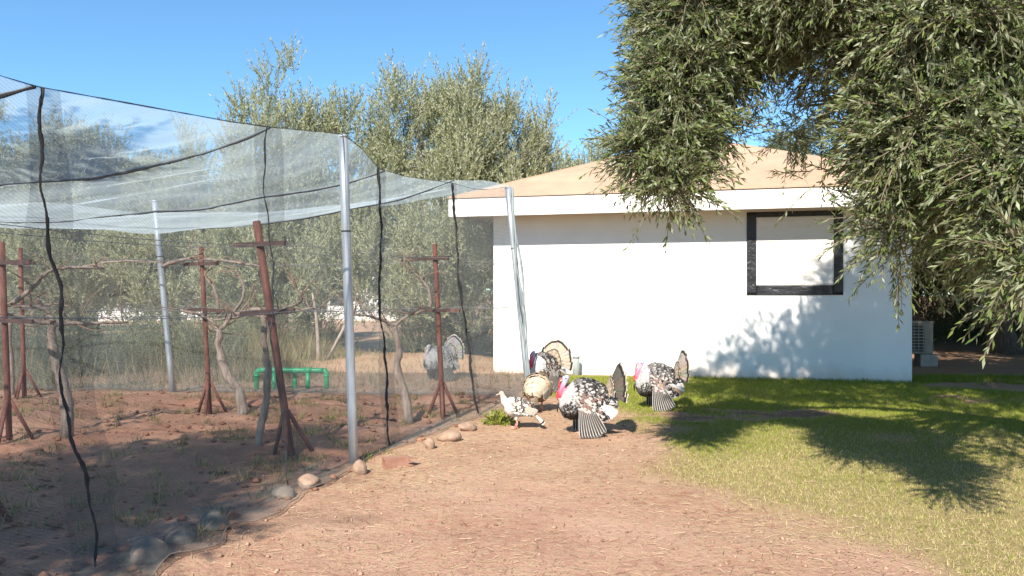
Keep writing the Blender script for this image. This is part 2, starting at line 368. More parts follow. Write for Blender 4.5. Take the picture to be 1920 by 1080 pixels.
def litter_mesh(name, n_, xr, yr, sel, label, lmin=0.02, lmax=0.11, bright=1.0):
    y = yr[0]+(yr[1]-yr[0])*rng.random(n_)**1.4; x = rng.uniform(xr[0], xr[1], n_)
    k = sel(x, y); x, y = x[k], y[k]; n_ = len(x)
    a = rng.uniform(0, 2*np.pi, n_); L = lmin+(lmax-lmin)*rng.random(n_)**2.5; w = rng.uniform(0.001, 0.0028, n_)*(0.7+0.09*y)
    dx, dy = np.cos(a)*L/2, np.sin(a)*L/2; nx_, ny_ = -np.sin(a)*w/2, np.cos(a)*w/2
    z0 = ground_z(x-dx, y-dy)+rng.uniform(0.003, 0.014, n_); z1 = ground_z(x+dx, y+dy)+rng.uniform(0.003, 0.014, n_)
    v = np.empty((n_, 4, 3))
    v[:, 0] = np.stack([x-dx-nx_, y-dy-ny_, z0], -1); v[:, 1] = np.stack([x+dx-nx_, y+dy-ny_, z1], -1)
    v[:, 2] = np.stack([x+dx+nx_, y+dy+ny_, z1+w*0.5], -1); v[:, 3] = np.stack([x-dx+nx_, y-dy+ny_, z0+w*0.5], -1)
    r = rng.random((n_, 1)); dark = rng.random((n_, 1)) < 0.3
    c = (np.array([0.32, 0.2, 0.115])*(1-r)+np.array([0.52, 0.39, 0.25])*r)*bright
    c = np.where(dark, np.array([0.16, 0.09, 0.055]), c)
    return tag(np_mesh(name, v.reshape(-1, 3), np.arange(n_*4).reshape(-1, 4), M['straw'], None, False, None, {'col': np.repeat(c, 4, 0)}), label, 'straw', kind='stuff')
outx = lambda x, y: x-(-3.3+0.29*y)
litter_mesh('straw_litter', 60000, (-3.0, 4.5), (4.0, 14.5),
            lambda x, y: (outx(x, y) > 0) & (np.abs(x) < 0.66*y+0.4) & (rng.random(len(x)) < (1-0.55*lawn_mask(x, y))*(0.25+1.1*fbm(x, y, 21, 0.7))),
            'dry straw and twigs strewn over the bare red earth', 0.012, 0.085)
litter_mesh('twig_litter', 12000, (-9.5, 0.2), (4.2, 19),
            lambda x, y: (outx(x, y) < 0) & (np.abs(x) < 0.66*y+0.4), 'dry twigs and grass scattered on the soil inside the net cage', 0.03, 0.2, 0.8)

def clods(name, n_, sel, smin, smax, label, c0, c1, cat, xr=(-8, 5), yr=(4.1, 13)):
    y = yr[0]+(yr[1]-yr[0])*rng.random(n_)**1.5; x = rng.uniform(*xr, n_); k = sel(x, y); x, y = x[k], y[k]; n_ = len(x)
    ico = np.array([(0, 0, 1), (0.89, 0, 0.2), (0.28, 0.85, 0.15), (-0.72, 0.53, 0.2), (-0.72, -0.53, 0.15), (0.28, -0.85, 0.2), (0, 0, -0.6)])
    fc = np.array([(0, i, i % 5+1) for i in range(1, 6)]+[(6, i % 5+1, i) for i in range(1, 6)])
    s = smin+(smax-smin)*rng.random(n_)**4
    v = ico[None]*s[:, None, None]*(1+rng.uniform(-0.35, 0.35, (n_, 7, 1)))*np.array([1.15, 1.0, 0.75])
    a = rng.uniform(0, 6.28, n_); ca, sa = np.cos(a)[:, None], np.sin(a)[:, None]
    v = np.stack([v[..., 0]*ca-v[..., 1]*sa+x[:, None], v[..., 0]*sa+v[..., 1]*ca+y[:, None], v[..., 2]+(ground_z(x, y)+s*0.2)[:, None]], -1)
    f_ = (fc[None]+(np.arange(n_)*7)[:, None, None]).reshape(-1, 3)
    r = rng.random((n_, 1)); c = np.array(c0)*(1-r)+np.array(c1)*r
    return tag(np_mesh(name, v.reshape(-1, 3), f_, M['clod'], None, True, None, {'col': np.repeat(c, 7, 0)}), label, cat, kind='stuff')
clods('soil_clods', 5200, lambda x, y: (outx(x, y) < 0.1) & (np.abs(x) < 0.66*y+0.3), 0.006, 0.045, 'crumbly red soil clods on the dug earth inside the cage',
      (0.19, 0.08, 0.05), (0.32, 0.16, 0.1), 'soil')
clods('pebbles', 5000, lambda x, y: (outx(x, y) > 0.1) & (lawn_mask(x, y) < 0.5) & (np.abs(x) < 0.66*y+0.3), 0.004, 0.02, 'small pebbles and crumbs on the red path',
      (0.2, 0.1, 0.065), (0.5, 0.33, 0.23), 'pebbles')
# dry weeds: tufts inside the cage and tall dry grass behind it
nt_ = 420; tx = rng.uniform(-8.5, 0.2, nt_); ty = 4.4+7.4*rng.random(nt_); k = outx(tx, ty) < -0.05; tx, ty = tx[k], ty[k]
rep = 26; bx = np.repeat(tx, rep)+rng.normal(0, 0.05, len(tx)*rep); by = np.repeat(ty, rep)+rng.normal(0, 0.05, len(tx)*rep)
r = rng.random((len(bx), 1)); cc = np.where(rng.random((len(bx), 1)) < 0.45, np.array([0.1, 0.15, 0.03])*(0.6+r), np.array([0.36, 0.28, 0.14])*(0.6+0.7*r))
tag(blades('cage_weeds', bx, by, rng.uniform(0.03, 0.13, len(bx)), rng.uniform(0.005, 0.01, len(bx)), cc, M['grass'], 1.3), 'sparse green and dry weed tufts on the soil in the cage', 'weeds', kind='stuff')
nb = 90000; bx = rng.uniform(-14, 1.0, nb); by = rng.uniform(12.6, 17.5, nb)
dens = np.clip(sstep(0.40, 0.62, fbm(bx, by, 51, 0.6))*sstep(-2.2, -4.4, bx)+0.07, 0, 1)
k = (rng.random(nb) < dens); bx, by = bx[k], by[k]; tall = sstep(-3.2, -5.0, bx)*sstep(13.0, 14.2, by)
r = rng.random((len(bx), 1)); cc = np.where(rng.random((len(bx), 1)) < 0.25, np.array([0.15, 0.17, 0.06])*(0.6+0.8*r), np.array([0.42, 0.33, 0.18])*(0.5+0.7*r))
tag(blades('tall_dry_grass', bx, by, rng.uniform(0.05, 0.16, len(bx))+tall*rng.uniform(0.0, 0.75, len(bx)), rng.uniform(0.008, 0.016, len(bx)), cc, M['grass'], 0.7),
    'tall dry grass and weeds growing behind the net cage', 'grass', kind='stuff')

# ------------------------------------------------------------------ house
HL = Vector((-0.36, 15.5, 0)); HR = Vector((6.8, 13.6, 0)); HW = (HR-HL).length
hrz = math.atan2(HR.y-HL.y, HR.x-HL.x)
house = empty('house', HL, hrz, 'low white plastered house with tan pyramid roof and wide white fascia', 'house')
ud = Vector((math.cos(hrz), math.sin(hrz), 0)); un = Vector((-math.sin(hrz), math.cos(hrz), 0))
def wall_s(px):      # distance along the front wall seen at photo column px
    k = (px-960)/F; return (k*HL.y-HL.x)/(ud.x-k*ud.y)
def wall_z(px, py):
    p = HL+ud*wall_s(px); return EYE-(py-HOR)/F*p.y
DEP = 8.0
w = MB()
w.box((0, 0, -0.1), (HW, 0.25, 3.04)); w.build('wall', M['plaster'], house)
w = MB(); w.box((0, DEP-0.25, -0.1), (HW, DEP, 3.04)); w.build('wall', M['plaster'], house)
w = MB(); w.box((0.003, 0.25, -0.1), (0.25, DEP-0.25, 3.04)); w.build('wall', M['plaster'], house)
w = MB(); w.box((HW-0.25, 0.25, -0.1), (HW-0.003, DEP-0.25, 3.04)); w.build('wall', M['plaster'], house)
OF, OS = 0.62, 0.70
x0, x1, y0, y1 = -OS, HW+OS, -OF, DEP+OF
zb, zt = 2.97, 3.31
w = MB(); w.box((x0+0.06, y0+0.06, 3.05), (x1-0.06, y1-0.06, 3.09)); w.build('soffit', M['soffit'], house)
for nm, lo, hi in (('fascia', (x0, y0, zb), (x1, y0+0.055, zt)), ('fascia', (x0, y1-0.055, zb), (x1, y1, zt)),
                   ('fascia', (x0, y0+0.057, zb), (x0+0.055, y1-0.057, zt)), ('fascia', (x1-0.055, y0+0.057, zb), (x1, y1-0.057, zt))):
    w = MB(); w.box(lo, hi, bev=0.006); w.build(nm, M['fascia'], house)
w = MB(); ap = (HW/2, DEP/2, 5.12); e = 0.025
c4 = [(x0-e, y0-e), (x1+e, y0-e), (x1+e, y1+e), (x0-e, y1+e)]
vv = [(x, y, zt+0.005) for x, y in c4]+[(x, y, zt+0.025) for x, y in c4]+[ap]
w.add(vv, [(0, 1, 5, 4), (1, 2, 6, 5), (2, 3, 7, 6), (3, 0, 4, 7), (3, 2, 1, 0), (4, 5, 8), (5, 6, 8), (6, 7, 8), (7, 4, 8)])
roof = w.build('roof', M['roof'], house)
for c in c4:
    w = MB(); pts = [Vector((c[0], c[1], zt+0.02)).lerp(Vector(ap), t) for t in np.linspace(0, 1, 8)]
    w.tube(pts, 0.03, 6, flat=0.5); w.build('hip_ridge', M['roof'], roof)
for i, s in enumerate(np.linspace(x0+1.2, x1-1.2, 6)):                      # membrane seams up the front slope
    top = Vector((HW/2, DEP/2, 5.12)); t = 1-abs(s-HW/2)/((x1-x0)/2)
    a = Vector((s, y0, zt+0.028)); b2 = Vector((s, y0+(DEP/2-y0)*t, zt+0.028+(5.12-zt)*t))
    w = MB(); w.tube([a.lerp(b2, q) for q in (0, 0.5, 0.97)], 0.012, 4, flat=0.4); w.build('roof_seam', M['roof'], roof)
# sheeted window
sa, sb = wall_s(1400), wall_s(1581); za, zc = wall_z(1490, 553), min(wall_z(1490, 396), 3.03)
ia, ib = wall_s(1418), wall_s(1563); iza, izc = wall_z(1490, 535), wall_z(1490, 406)
def cloth_panel(name, xa, xb, z_a, z_b, y, amp, mat, parent, seed, nxn=40, nzn=30):
    u = np.linspace(xa, xb, nxn); v_ = np.linspace(z_a, z_b, nzn); U, V = np.meshgrid(u, v_)
    dd = (fbm(U*0.6, V*2.2, seed, 2.2, 4)-0.5)*amp+(vnoise(U, V, seed+3, 6)-0.5)*amp*0.35
    Y = y-np.abs(dd)-0.002
    rim = (U <= xa+1e-6) | (U >= xb-1e-6) | (V <= z_a+1e-6) | (V >= z_b-1e-6); Y = np.where(rim, y, Y)
    ii = np.arange(nxn*nzn).reshape(nzn, nxn)
    ff = np.stack([ii[:-1, :-1], ii[:-1, 1:], ii[1:, 1:], ii[1:, :-1]], -1).reshape(-1, 4)
    o = np_mesh(name, np.stack([U, Y, V], -1).reshape(-1, 3), ff, mat, parent, True)
    sm = o.modifiers.new('thickness', 'SOLIDIFY'); sm.thickness = 0.004; sm.offset = -1
    return o
wc = cloth_panel('window_sheet', ia-0.01, ib+0.01, iza-0.01, izc+0.01, -0.012, 0.035, M['white_tarp'], house, 3)
tag(wc, 'wrinkled white sheet stretched over the window')
for nm, a in (('frame_strip', (sa, ia, za, zc)), ('frame_strip', (ib, sb, za, zc)), ('frame_strip', (ia, ib, za, iza)), ('frame_strip', (ia, ib, izc, zc))):
    o = cloth_panel(nm, *a, -0.018, 0.03, M['black_tarp'], wc, int(a[0]*10) % 7+11, 26, 26)
    tag(o, 'glossy black plastic strip framing the sheeted window')

# air conditioner at the side of the house
acp = Vector((8.45, 17.0, 0)); ac = empty('air_conditioner', acp, -0.18, 'outdoor air conditioner unit on concrete block beside the white house', 'air conditioner')
w = MB(); w.box((-0.42, -0.16, 0.26), (0.42, 0.16, 0.95), bev=0.03); acb = w.build('casing', M['ac_shade_tone'], ac)
w = MB(); w.box((-0.36, -0.168, 0.31), (0.24, -0.157, 0.9)); w.build('grille_opening', M['dark'], ac)
for i in range(9):
    z = 0.34+i*0.065; w = MB(); w.box((-0.36, -0.18, z), (0.24, -0.169, z+0.018)); w.build('grille_slat', M['ac_shade_tone'], ac)
for i in range(7):
    x = -0.33+i*0.09; w = MB(); w.box((x, -0.187, 0.32), (x+0.012, -0.181, 0.9)); w.build('grille_bar', M['ac_shade_tone'], ac)
for x in (-0.32, 0.32):
    w = MB(); w.box((x-0.17, -0.22, -0.05), (x+0.17, 0.22, 0.255), bev=0.02); w.build('foot_block', M['concrete'], ac)
# pipe stub against the wall
pp = Vector((1.19, 14.85, 0)); w = MB()
w.tube([(0, 0, -0.1), (0, 0, 0.36)], 0.065, 16); w.tube([(0, 0, 0.33), (0, 0, 0.365), (0, 0, 0.372)], [0.072, 0.072, 0.05], 16)
tag(w.build('pipe_stub', simple('grey_pipe', [(0.3, (0.22, 0.25, 0.24)), (0.7, (0.34, 0.36, 0.35))], 6, 0.6, bstr=0.1), None, True, pp), 'short grey pipe stub standing at the foot of the white wall', 'pipe')

# far white building glimpsed between the trees
fb = empty('far_building', (-15, 46, 0), 0.05, 'far white building glimpsed through the olive trees', 'building')
w = MB(); w.box((-9, 0, -0.2), (9, 5, 3.0)); w.build('wall', M['plaster'], fb)
w = MB(); w.box((-9.5, -0.5, 3.02), (9.5, 5.5, 3.4)); w.build('roof', M['fascia'], fb)
for x in (-6, -2.5, 1.0, 4.5):
    w = MB(); w.box((x, -0.04, 0.9), (x+1.2, -0.005, 2.2)); w.build('window', M['dark'], fb)

# ------------------------------------------------------------------ trees
def leaf_mesh(name, Pt, D, L, droop, npl, ll, lw, mat, parent, rg, spread=0.85):
    """leaves in opposite pairs along shoots: Pt, D (n,3) L (n,)"""
    ns = len(Pt); t = np.tile((np.arange(npl)//2+0.6)/(npl/2), (ns, 1)); t = np.clip(t+rg.uniform(-0.02, 0.02, t.shape), 0.03, 1.02)
    Ln = L[:, None]; dr = np.broadcast_to(np.asarray(droop)[..., None] if np.ndim(droop) else np.full((ns, 1), droop), (ns, 1))
    pos = Pt[:, None]+D[:, None]*(Ln*t)[..., None]; pos[..., 2] -= dr*Ln*t*t
    tan = np.broadcast_to(D[:, None], pos.shape).copy(); tan[..., 2] -= 2*dr*t; tan = nrm(tan)
    ref = nrm(rg.normal(size=(ns, 1, 3))); u = nrm(np.cross(tan, ref)); v = np.cross(tan, u)
    ph = (np.arange(npl) % 2)*np.pi+(np.arange(npl)//2)*1.57; ph = ph[None]+rg.uniform(-0.5, 0.5, (ns, npl))
    rad = u*np.cos(ph)[..., None]+v*np.sin(ph)[..., None]
    sp = spread*rg.uniform(0.6, 1.25, (ns, npl, 1))*(1.05-0.5*t[..., None])
    ld = nrm(tan*np.cos(sp)+rad*np.sin(sp)+rg.normal(0, 0.12, pos.shape))
    wd = nrm(np.cross(ld, tan)+rg.normal(0, 0.25, pos.shape)); nn = np.cross(wd, ld)
    flip = np.where(nn[..., 2:3] < 0, -1.0, 1.0)*np.where(rg.random((ns, npl, 1)) < 0.2, -1, 1); wd = wd*flip; nn = nn*flip
    sc = rg.uniform(0.65, 1.2, (ns, npl, 1)); l_ = ll*sc; w_ = lw*sc
    mid = pos+ld*l_*0.48+nn*l_*rg.uniform(-0.05, 0.08, (ns, npl, 1))
    q = np.stack([pos, mid+wd*w_*0.5+nn*w_*0.15, pos+ld*l_, mid-wd*w_*0.5+nn*w_*0.15], 2).reshape(-1, 3)
    nl = ns*npl
    sv = np.clip(rg.random((ns, 1))*0.6+rg.random((ns, npl))*0.5-0.05, 0, 1)
    return np_mesh(name, q, np.arange(nl*4).reshape(-1, 4), mat, parent, False, {'lv': np.repeat(sv.ravel(), 4)})

def twig_mesh(name, Pt, D, L, droop, r0, mat, parent):
    ns = len(Pt); ts = np.array([0.0, 0.35, 0.7, 1.0]); dr = np.broadcast_to(droop, (ns,)) if np.ndim(droop) else np.full(ns, droop)
    u = nrm(np.cross(D, np.array([0.3, 0.5, 0.81]))); v = np.cross(D, u); V = []
    for t in ts:
        c = Pt+D*(L*t)[:, None]; c[:, 2] -= dr*L*t*t
        for k in range(3):
            a = 2*np.pi*k/3; V.append(c+(u*math.cos(a)+v*math.sin(a))*r0*(1.1-0.85*t))
    V = np.stack(V, 1)
    F_ = np.array([(i*3+k, i*3+(k+1) % 3, (i+1)*3+(k+1) % 3, (i+1)*3+k) for i in range(3) for k in range(3)])
    return np_mesh(name, V.reshape(-1, 3), (F_[None]+(np.arange(ns)*12)[:, None, None]).reshape(-1, 4), mat, parent, True)

def curve_pts(a, b_, bow, n_=7, jit=0.0, rg=random):
    a, b_, bow = Vector(a), Vector(b_), Vector(bow); out = []
    for i in range(n_):
        t = i/(n_-1); p = a.lerp(b_, t)+bow*math.sin(math.pi*t)
        if 0 < i < n_-1 and jit: p += Vector((rg.uniform(-jit, jit), rg.uniform(-jit, jit), rg.uniform(-jit, jit)))
        out.append(p)
    return out

def olive(name, loc, trunk_base, fork, lobes, n_shoot, npl, ll, lw, mat, seed, label, group=None, updir=0.7, shootL=(0.5, 1.0), droop=0.1,
          trunk_r=0.2, twigs=False, hollow=0.35, outw=0.5, limb=0.5, upper=None, clump=None, hub=None):
    """lobes: (x,y,z,rx,ry,rz,weight), local to loc"""
    rg = np.random.default_rng(seed); rr = random.Random(seed)
    t = empty(name, loc, 0, label, 'tree', group)
    w = MB()
    base = curve_pts(trunk_base, fork, (rr.uniform(-.1, .1), rr.uniform(-.1, .1), 0), 7, 0.04, rr)
    w.tube(base, [trunk_r*(1.45, 1.15, 1.0, 0.92, 0.9, 0.88, 0.8)[i] for i in range(7)], 12)
    w.build('trunk', M['bark'], t, True)
    lb = np.array([l[:6] for l in lobes]); wt = np.array([l[6] if len(l) > 6 else 1.0 for l in lobes])
    w = MB()
    for l in lobes:
        if l[5] < 0.12: continue
        c = Vector(l[:3]); d = (c-Vector(fork)).length
        start = Vector(fork)
        if hub is not None and c.x < hub.x+0.1: start = Vector(hub); d = (c-start).length
        pts = curve_pts(start, c+Vector((0, 0, l[5]*0.1)), (rr.uniform(-.15, .15)*d*0.5, rr.uniform(-.15, .15)*d*0.5, 0.12*d), 8, 0.03*d, rr)
        r_ = trunk_r*limb
        w.tube(pts, [r_*(1-0.8*i/7) for i in range(8)], 7)
        for j in range(7):
            s_ = pts[rr.randint(3, 7)]
            e_ = c+Vector((rr.uniform(-.8, .8)*l[3], rr.uniform(-.8, .8)*l[4], rr.uniform(-.6, .85)*l[5]))
            w.tube(curve_pts(s_, e_, (0, 0, 0.1), 5, 0.04, rr), [r_*0.28*(1-0.75*i/4) for i in range(5)], 5)
    if hub is not None: w.tube(curve_pts(fork, hub, (0, 0, 0.35), 9, 0.05, rr), [trunk_r*0.5*(1-0.06*i) for i in range(9)], 9)
    w.build('branches', M['bark'], t, True)
    pr = wt*lb[:, 3]*lb[:, 4]*lb[:, 5]**0.5; pr = pr/pr.sum()
    k = rg.choice(len(lb), n_shoot, p=pr); dirv = nrm(rg.normal(size=(n_shoot, 3)))
    rad = (hollow+(1-hollow)*rg.random(n_shoot)**0.55)[:, None]
    Pt = lb[k, :3]+dirv*lb[k, 3:6]*rad
    if clump:
        nc, cr = clump; cc = Pt[:nc].copy(); ck = rg.integers(0, nc, n_shoot); rs = rg.uniform(0.6, 1.5, nc)[ck][:, None]*cr; od = dirv[:nc][ck]
        d2 = nrm(rg.normal(size=(n_shoot, 3))); Pt = cc[ck]+d2*rs*rg.random((n_shoot, 1))**0.5*np.array([1, 1, 1.0 if updir < 0.5 else 1.9]); dirv = nrm(d2*0.8+od*0.6)
    D = nrm(dirv*outw+np.array([0, 0, updir])+rg.normal(0, 0.33, (n_shoot, 3)))
    L = rg.uniform(*shootL, n_shoot)
    ok = Pt[:, 2] > 0.25; Pt, D, L = Pt[ok], D[ok], L[ok]
    leaf_mesh('crown', Pt, D, L, droop, npl, ll, lw, mat, t, rg)
    if upper:
        ul = np.array([l[:6] for l in upper[0]]); pu = ul[:, 3]*ul[:, 4]*ul[:, 5]; k = rg.choice(len(ul), upper[1], p=pu/pu.sum()); dv = nrm(rg.normal(size=(upper[1], 3)))
        leaf_mesh('upper_crown', ul[k, :3]+dv*ul[k, 3:6]*(0.3+0.7*rg.random(upper[1])**0.6)[:, None], nrm(dv*0.8+rg.normal(0, 0.35, dv.shape)), rg.uniform(0.25, 0.5, upper[1]), 0.3, 20, 0.095, 0.031, mat, t, rg)
    if twigs: twig_mesh('twigs', Pt, D, L, droop, 0.005, M['twig'], t)
    return t
def copy_tree(o, parent=None):
    c = o.copy(); C.objects.link(c); c.parent = parent
    for ch in list(o.children): copy_tree(ch, c)
    return c

# A: left of the two tall trees behind the cage; B: right one
G_BACK = 'olive trees behind the cage'
def vase(seed, w, h, low, spikes):
    rr = random.Random(seed); L_ = [(0, 0, low+0.36*(h-low), w*0.5, w*0.5, (h-low)*0.36, 1.2)]
    for i in range(7):
        a = i*2*math.pi/7+rr.uniform(-.3, .3); r_ = w*0.33
        L_.append((math.cos(a)*r_, math.sin(a)*r_, low+(h-low)*rr.uniform(0.2, 0.45), w*0.24, w*0.24, (h-low)*rr.uniform(0.2, 0.28), 1.0))
    for (sx, sy, top, sw) in spikes:
        L_.append((sx, sy, low+(top-low)*0.68, sw, sw, (top-low)*0.30, 4.0))
    return L_
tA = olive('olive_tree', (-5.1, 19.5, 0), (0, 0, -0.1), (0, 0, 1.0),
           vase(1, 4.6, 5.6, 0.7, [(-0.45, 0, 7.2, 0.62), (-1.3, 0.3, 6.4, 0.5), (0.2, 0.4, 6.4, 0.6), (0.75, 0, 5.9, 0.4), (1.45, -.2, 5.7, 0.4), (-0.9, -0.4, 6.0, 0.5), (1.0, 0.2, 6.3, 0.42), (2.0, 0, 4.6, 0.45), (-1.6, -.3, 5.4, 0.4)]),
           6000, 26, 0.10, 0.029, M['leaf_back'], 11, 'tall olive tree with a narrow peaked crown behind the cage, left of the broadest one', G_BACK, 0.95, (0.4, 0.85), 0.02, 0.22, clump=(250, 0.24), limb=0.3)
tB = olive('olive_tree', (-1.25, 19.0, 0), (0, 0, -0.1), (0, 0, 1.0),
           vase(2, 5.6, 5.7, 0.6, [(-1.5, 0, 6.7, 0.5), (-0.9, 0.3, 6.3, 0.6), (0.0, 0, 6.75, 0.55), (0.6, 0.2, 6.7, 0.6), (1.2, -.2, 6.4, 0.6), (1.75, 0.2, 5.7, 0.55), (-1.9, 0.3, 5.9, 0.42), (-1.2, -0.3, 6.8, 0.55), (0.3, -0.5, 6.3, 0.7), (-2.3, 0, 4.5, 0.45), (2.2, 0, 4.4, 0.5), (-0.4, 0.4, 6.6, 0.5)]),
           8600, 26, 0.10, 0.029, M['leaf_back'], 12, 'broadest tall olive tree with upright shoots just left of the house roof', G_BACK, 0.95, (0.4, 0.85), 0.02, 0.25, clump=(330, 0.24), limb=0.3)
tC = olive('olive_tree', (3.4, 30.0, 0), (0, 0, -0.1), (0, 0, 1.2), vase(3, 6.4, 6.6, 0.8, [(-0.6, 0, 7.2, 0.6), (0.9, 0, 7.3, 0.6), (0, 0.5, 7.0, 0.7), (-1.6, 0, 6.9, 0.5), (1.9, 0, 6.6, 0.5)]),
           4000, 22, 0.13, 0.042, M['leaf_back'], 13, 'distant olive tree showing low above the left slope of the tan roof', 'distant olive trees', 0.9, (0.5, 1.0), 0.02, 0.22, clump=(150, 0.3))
far_spots = [(-15.6, 25, 1.02, 0.3, 'leftmost far olive tree, tall behind the cage at the left edge of the picture'),
             (-12.6, 24, 0.98, 1.4, 'second far olive tree from the left edge, seen through the cage roof'),
             (-9.9, 23.5, 0.90, 2.6, 'third far olive tree from the left edge, seen through the cage netting'),
             (-7.9, 26, 0.78, 0.9, 'low far olive tree between the left trees and the tall peaked one'),
             (7.6, 33, 1.0, 3.6, 'distant olive tree behind the apex of the tan roof'),
             (-19.5, 33, 1.05, 5.1, 'olive tree standing in the row behind the left edge trees'),
             (-3.3, 33, 0.8, 0.2, 'distant olive tree hidden behind the two tall ones')]
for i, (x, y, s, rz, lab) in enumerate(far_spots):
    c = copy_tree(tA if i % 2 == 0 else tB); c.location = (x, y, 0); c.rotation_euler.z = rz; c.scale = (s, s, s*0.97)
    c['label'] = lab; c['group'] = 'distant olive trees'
# olives right of the house, their shade painted into a darker leaf colour
def round_crown(seed, w, h, low):
    rr = random.Random(seed); L_ = []
    for i in range(12):
        a = i*2.399; r_ = w*0.34*math.sqrt((i+0.5)/12)*1.25
        L_.append((math.cos(a)*r_, math.sin(a)*r_, low+(h-low)*rr.uniform(0.25, 0.75), w*0.22, w*0.22, (h-low)*0.24, 1.0))
    return L_
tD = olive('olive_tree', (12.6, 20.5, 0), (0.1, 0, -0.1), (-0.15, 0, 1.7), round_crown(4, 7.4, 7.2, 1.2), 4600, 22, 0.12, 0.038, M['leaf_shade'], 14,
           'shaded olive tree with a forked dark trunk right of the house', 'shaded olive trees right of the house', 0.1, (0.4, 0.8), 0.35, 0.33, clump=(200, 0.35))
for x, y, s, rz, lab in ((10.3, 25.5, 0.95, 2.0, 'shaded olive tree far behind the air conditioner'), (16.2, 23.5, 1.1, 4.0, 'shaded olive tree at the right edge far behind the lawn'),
                         (11.5, 23.0, 0.9, 5.0, 'shaded olive tree just right of the house corner'), (15.0, 26.5, 1.0, 0.4, 'shaded olive tree between the forked trunk and the right edge'), (11.6, 13.4, 1.1, 2.7, 'unseen olive tree added past the right edge to shade the strip beside the house'), (14.8, 17.5, 1.1, 1.7, 'unseen olive tree added beyond the right edge to shade the trees behind'), (13.4, 31, 1.1, 1.0, 'farthest shaded olive tree between the trunks right of the house'), (19.5, 30, 1.15, 3.1, 'far olive tree beyond the right edge of the lawn')):  # two nearer trees past the right edge are added for their shade
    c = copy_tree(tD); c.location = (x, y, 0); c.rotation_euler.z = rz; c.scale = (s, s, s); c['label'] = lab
# big olive overhanging the lawn, right foreground
def LW(px, py, Z, rpx, rpy=None, rd=None, wgt=1.0):
    Z = Z*0.86; rd = rd*0.86
    p = P(px, py, Z); rx = rpx/F*Z; rz_ = (rpy or rpx)/F*Z; return [p.x, p.y, p.z, rx, rd or max(rx, rz_)*0.9, rz_, wgt]
TR = Vector((5.5, 7.3, 0))
lob = [LW(1290, 40, 7.0, 62, 80, 0.6, 1.5), LW(1270, 180, 6.9, 52, 65, 0.5, 1.6), LW(1250, 275, 6.8, 40, 48, 0.4, 1.6), LW(1262, 355, 6.7, 22, 26, 0.2, 1.6), LW(1195, 190, 6.9, 12, 20, 0.15, 1.0), LW(1200, 290, 6.8, 14, 20, 0.15, 1.3),
       LW(1400, 20, 7.2, 75, 65, 0.7, 1.2), LW(1350, 120, 7.1, 35, 40, 0.45, 1.3), LW(1325, 240, 7.1, 22, 35, 0.3, 1.2), LW(1400, 335, 7.2, 60, 8, 0.25, 0.32), LW(1520, 335, 7.2, 50, 8, 0.25, 0.32),
       LW(1510, 0, 6.8, 80, 50, 0.7, 1.3), LW(1440, 110, 7.4, 25, 25, 0.25, 0.8), LW(1540, 110, 7.4, 30, 20, 0.25, 0.8), LW(1645, 140, 6.6, 30, 70, 0.5, 1.3), LW(1500, 205, 9.2, 55, 60, 0.4, 0.30),
       LW(1690, 70, 6.3, 90, 85, 0.7, 1.2), LW(1700, 240, 6.2, 62, 75, 0.5, 1.3), LW(1672, 350, 6.3, 28, 32, 0.3, 1.1), LW(1668, 425, 6.2, 24, 22, 0.2, 0.5), LW(1690, 470, 6.3, 12, 15, 0.13, 0.5),
       LW(1800, 50, 6.0, 100, 90, 0.7, 1.1), LW(1810, 200, 6.0, 90, 100, 0.6, 1.2), LW(1765, 360, 6.6, 40, 60, 0.4, 1.0), LW(1890, 310, 5.6, 75, 90, 0.6, 1.1), LW(1830, 440, 7.2, 45, 50, 0.4, 0.9),
       LW(1905, 420, 5.3, 45, 40, 0.3, 1.2), LW(1925, 480, 5.0, 28, 32, 0.2, 1.6), LW(1925, 530, 5.1, 16, 14, 0.13, 1.6),
       ]
upl = [[4.05, 7.0, 7.2, 0.6, 0.8, 0.6, 1], [4.7, 7.0, 7.7, 0.8, 0.8, 0.6, 1], [1.75, 7.0, 6.3, 0.6, 0.7, 0.5, 1], [4.7, 7.0, 6.5, 0.8, 0.9, 0.8, 1], [3.4, 7.1, 6.4, 0.7, 0.8, 0.6, 1], [1.6, 6.9, 4.7, 0.7, 0.7, 0.6, 1], [1.5, 7.0, 5.6, 0.7, 0.8, 0.6, 1], [2.6, 7.1, 6.1, 1.0, 1.0, 0.7, 1], [4.2, 7.0, 7.0, 0.95, 1.2, 0.9, 1], [2.7, 6.4, 5.0, 0.9, 0.8, 0.6, 1], [3.5, 6.3, 5.2, 1.0, 0.9, 0.7, 1],
       [5.3, 7.0, 7.5, 1.2, 1.2, 0.9, 1.0], [6.3, 7.6, 5.8, 1.3, 1.4, 1.0, 0.9], [4.9, 6.0, 5.2, 1.1, 0.9, 0.9, 0.9], [6.6, 6.3, 4.4, 1.1, 1.2, 1.0, 0.9], [7.0, 9.3, 6.3, 1.3, 1.3, 0.9, 1], [8.0, 10.5, 5.5, 1.4, 1.4, 1.1, 1],
       [6.5, 9.0, 4.6, 1.3, 1.3, 1.1, 0.8], [4.9, 8.9, 5.0, 1.2, 1.0, 0.8, 0.9], [3.3, 8.2, 5.0, 0.9, 0.8, 0.6, 0.9], [3.9, 4.7, 2.9, 0.5, 0.6, 0.8, 1.0], [4.4, 5.2, 3.7, 0.8, 0.7, 0.7, 1.0], [2.0, 7.6, 4.6, 0.6, 0.6, 0.5, 0.8]]
lob = [[l[0]-TR.x, l[1]-TR.y]+list(l[2:]) for l in lob]; upl = [[l[0]-TR.x, l[1]-TR.y]+list(l[2:]) for l in upl]
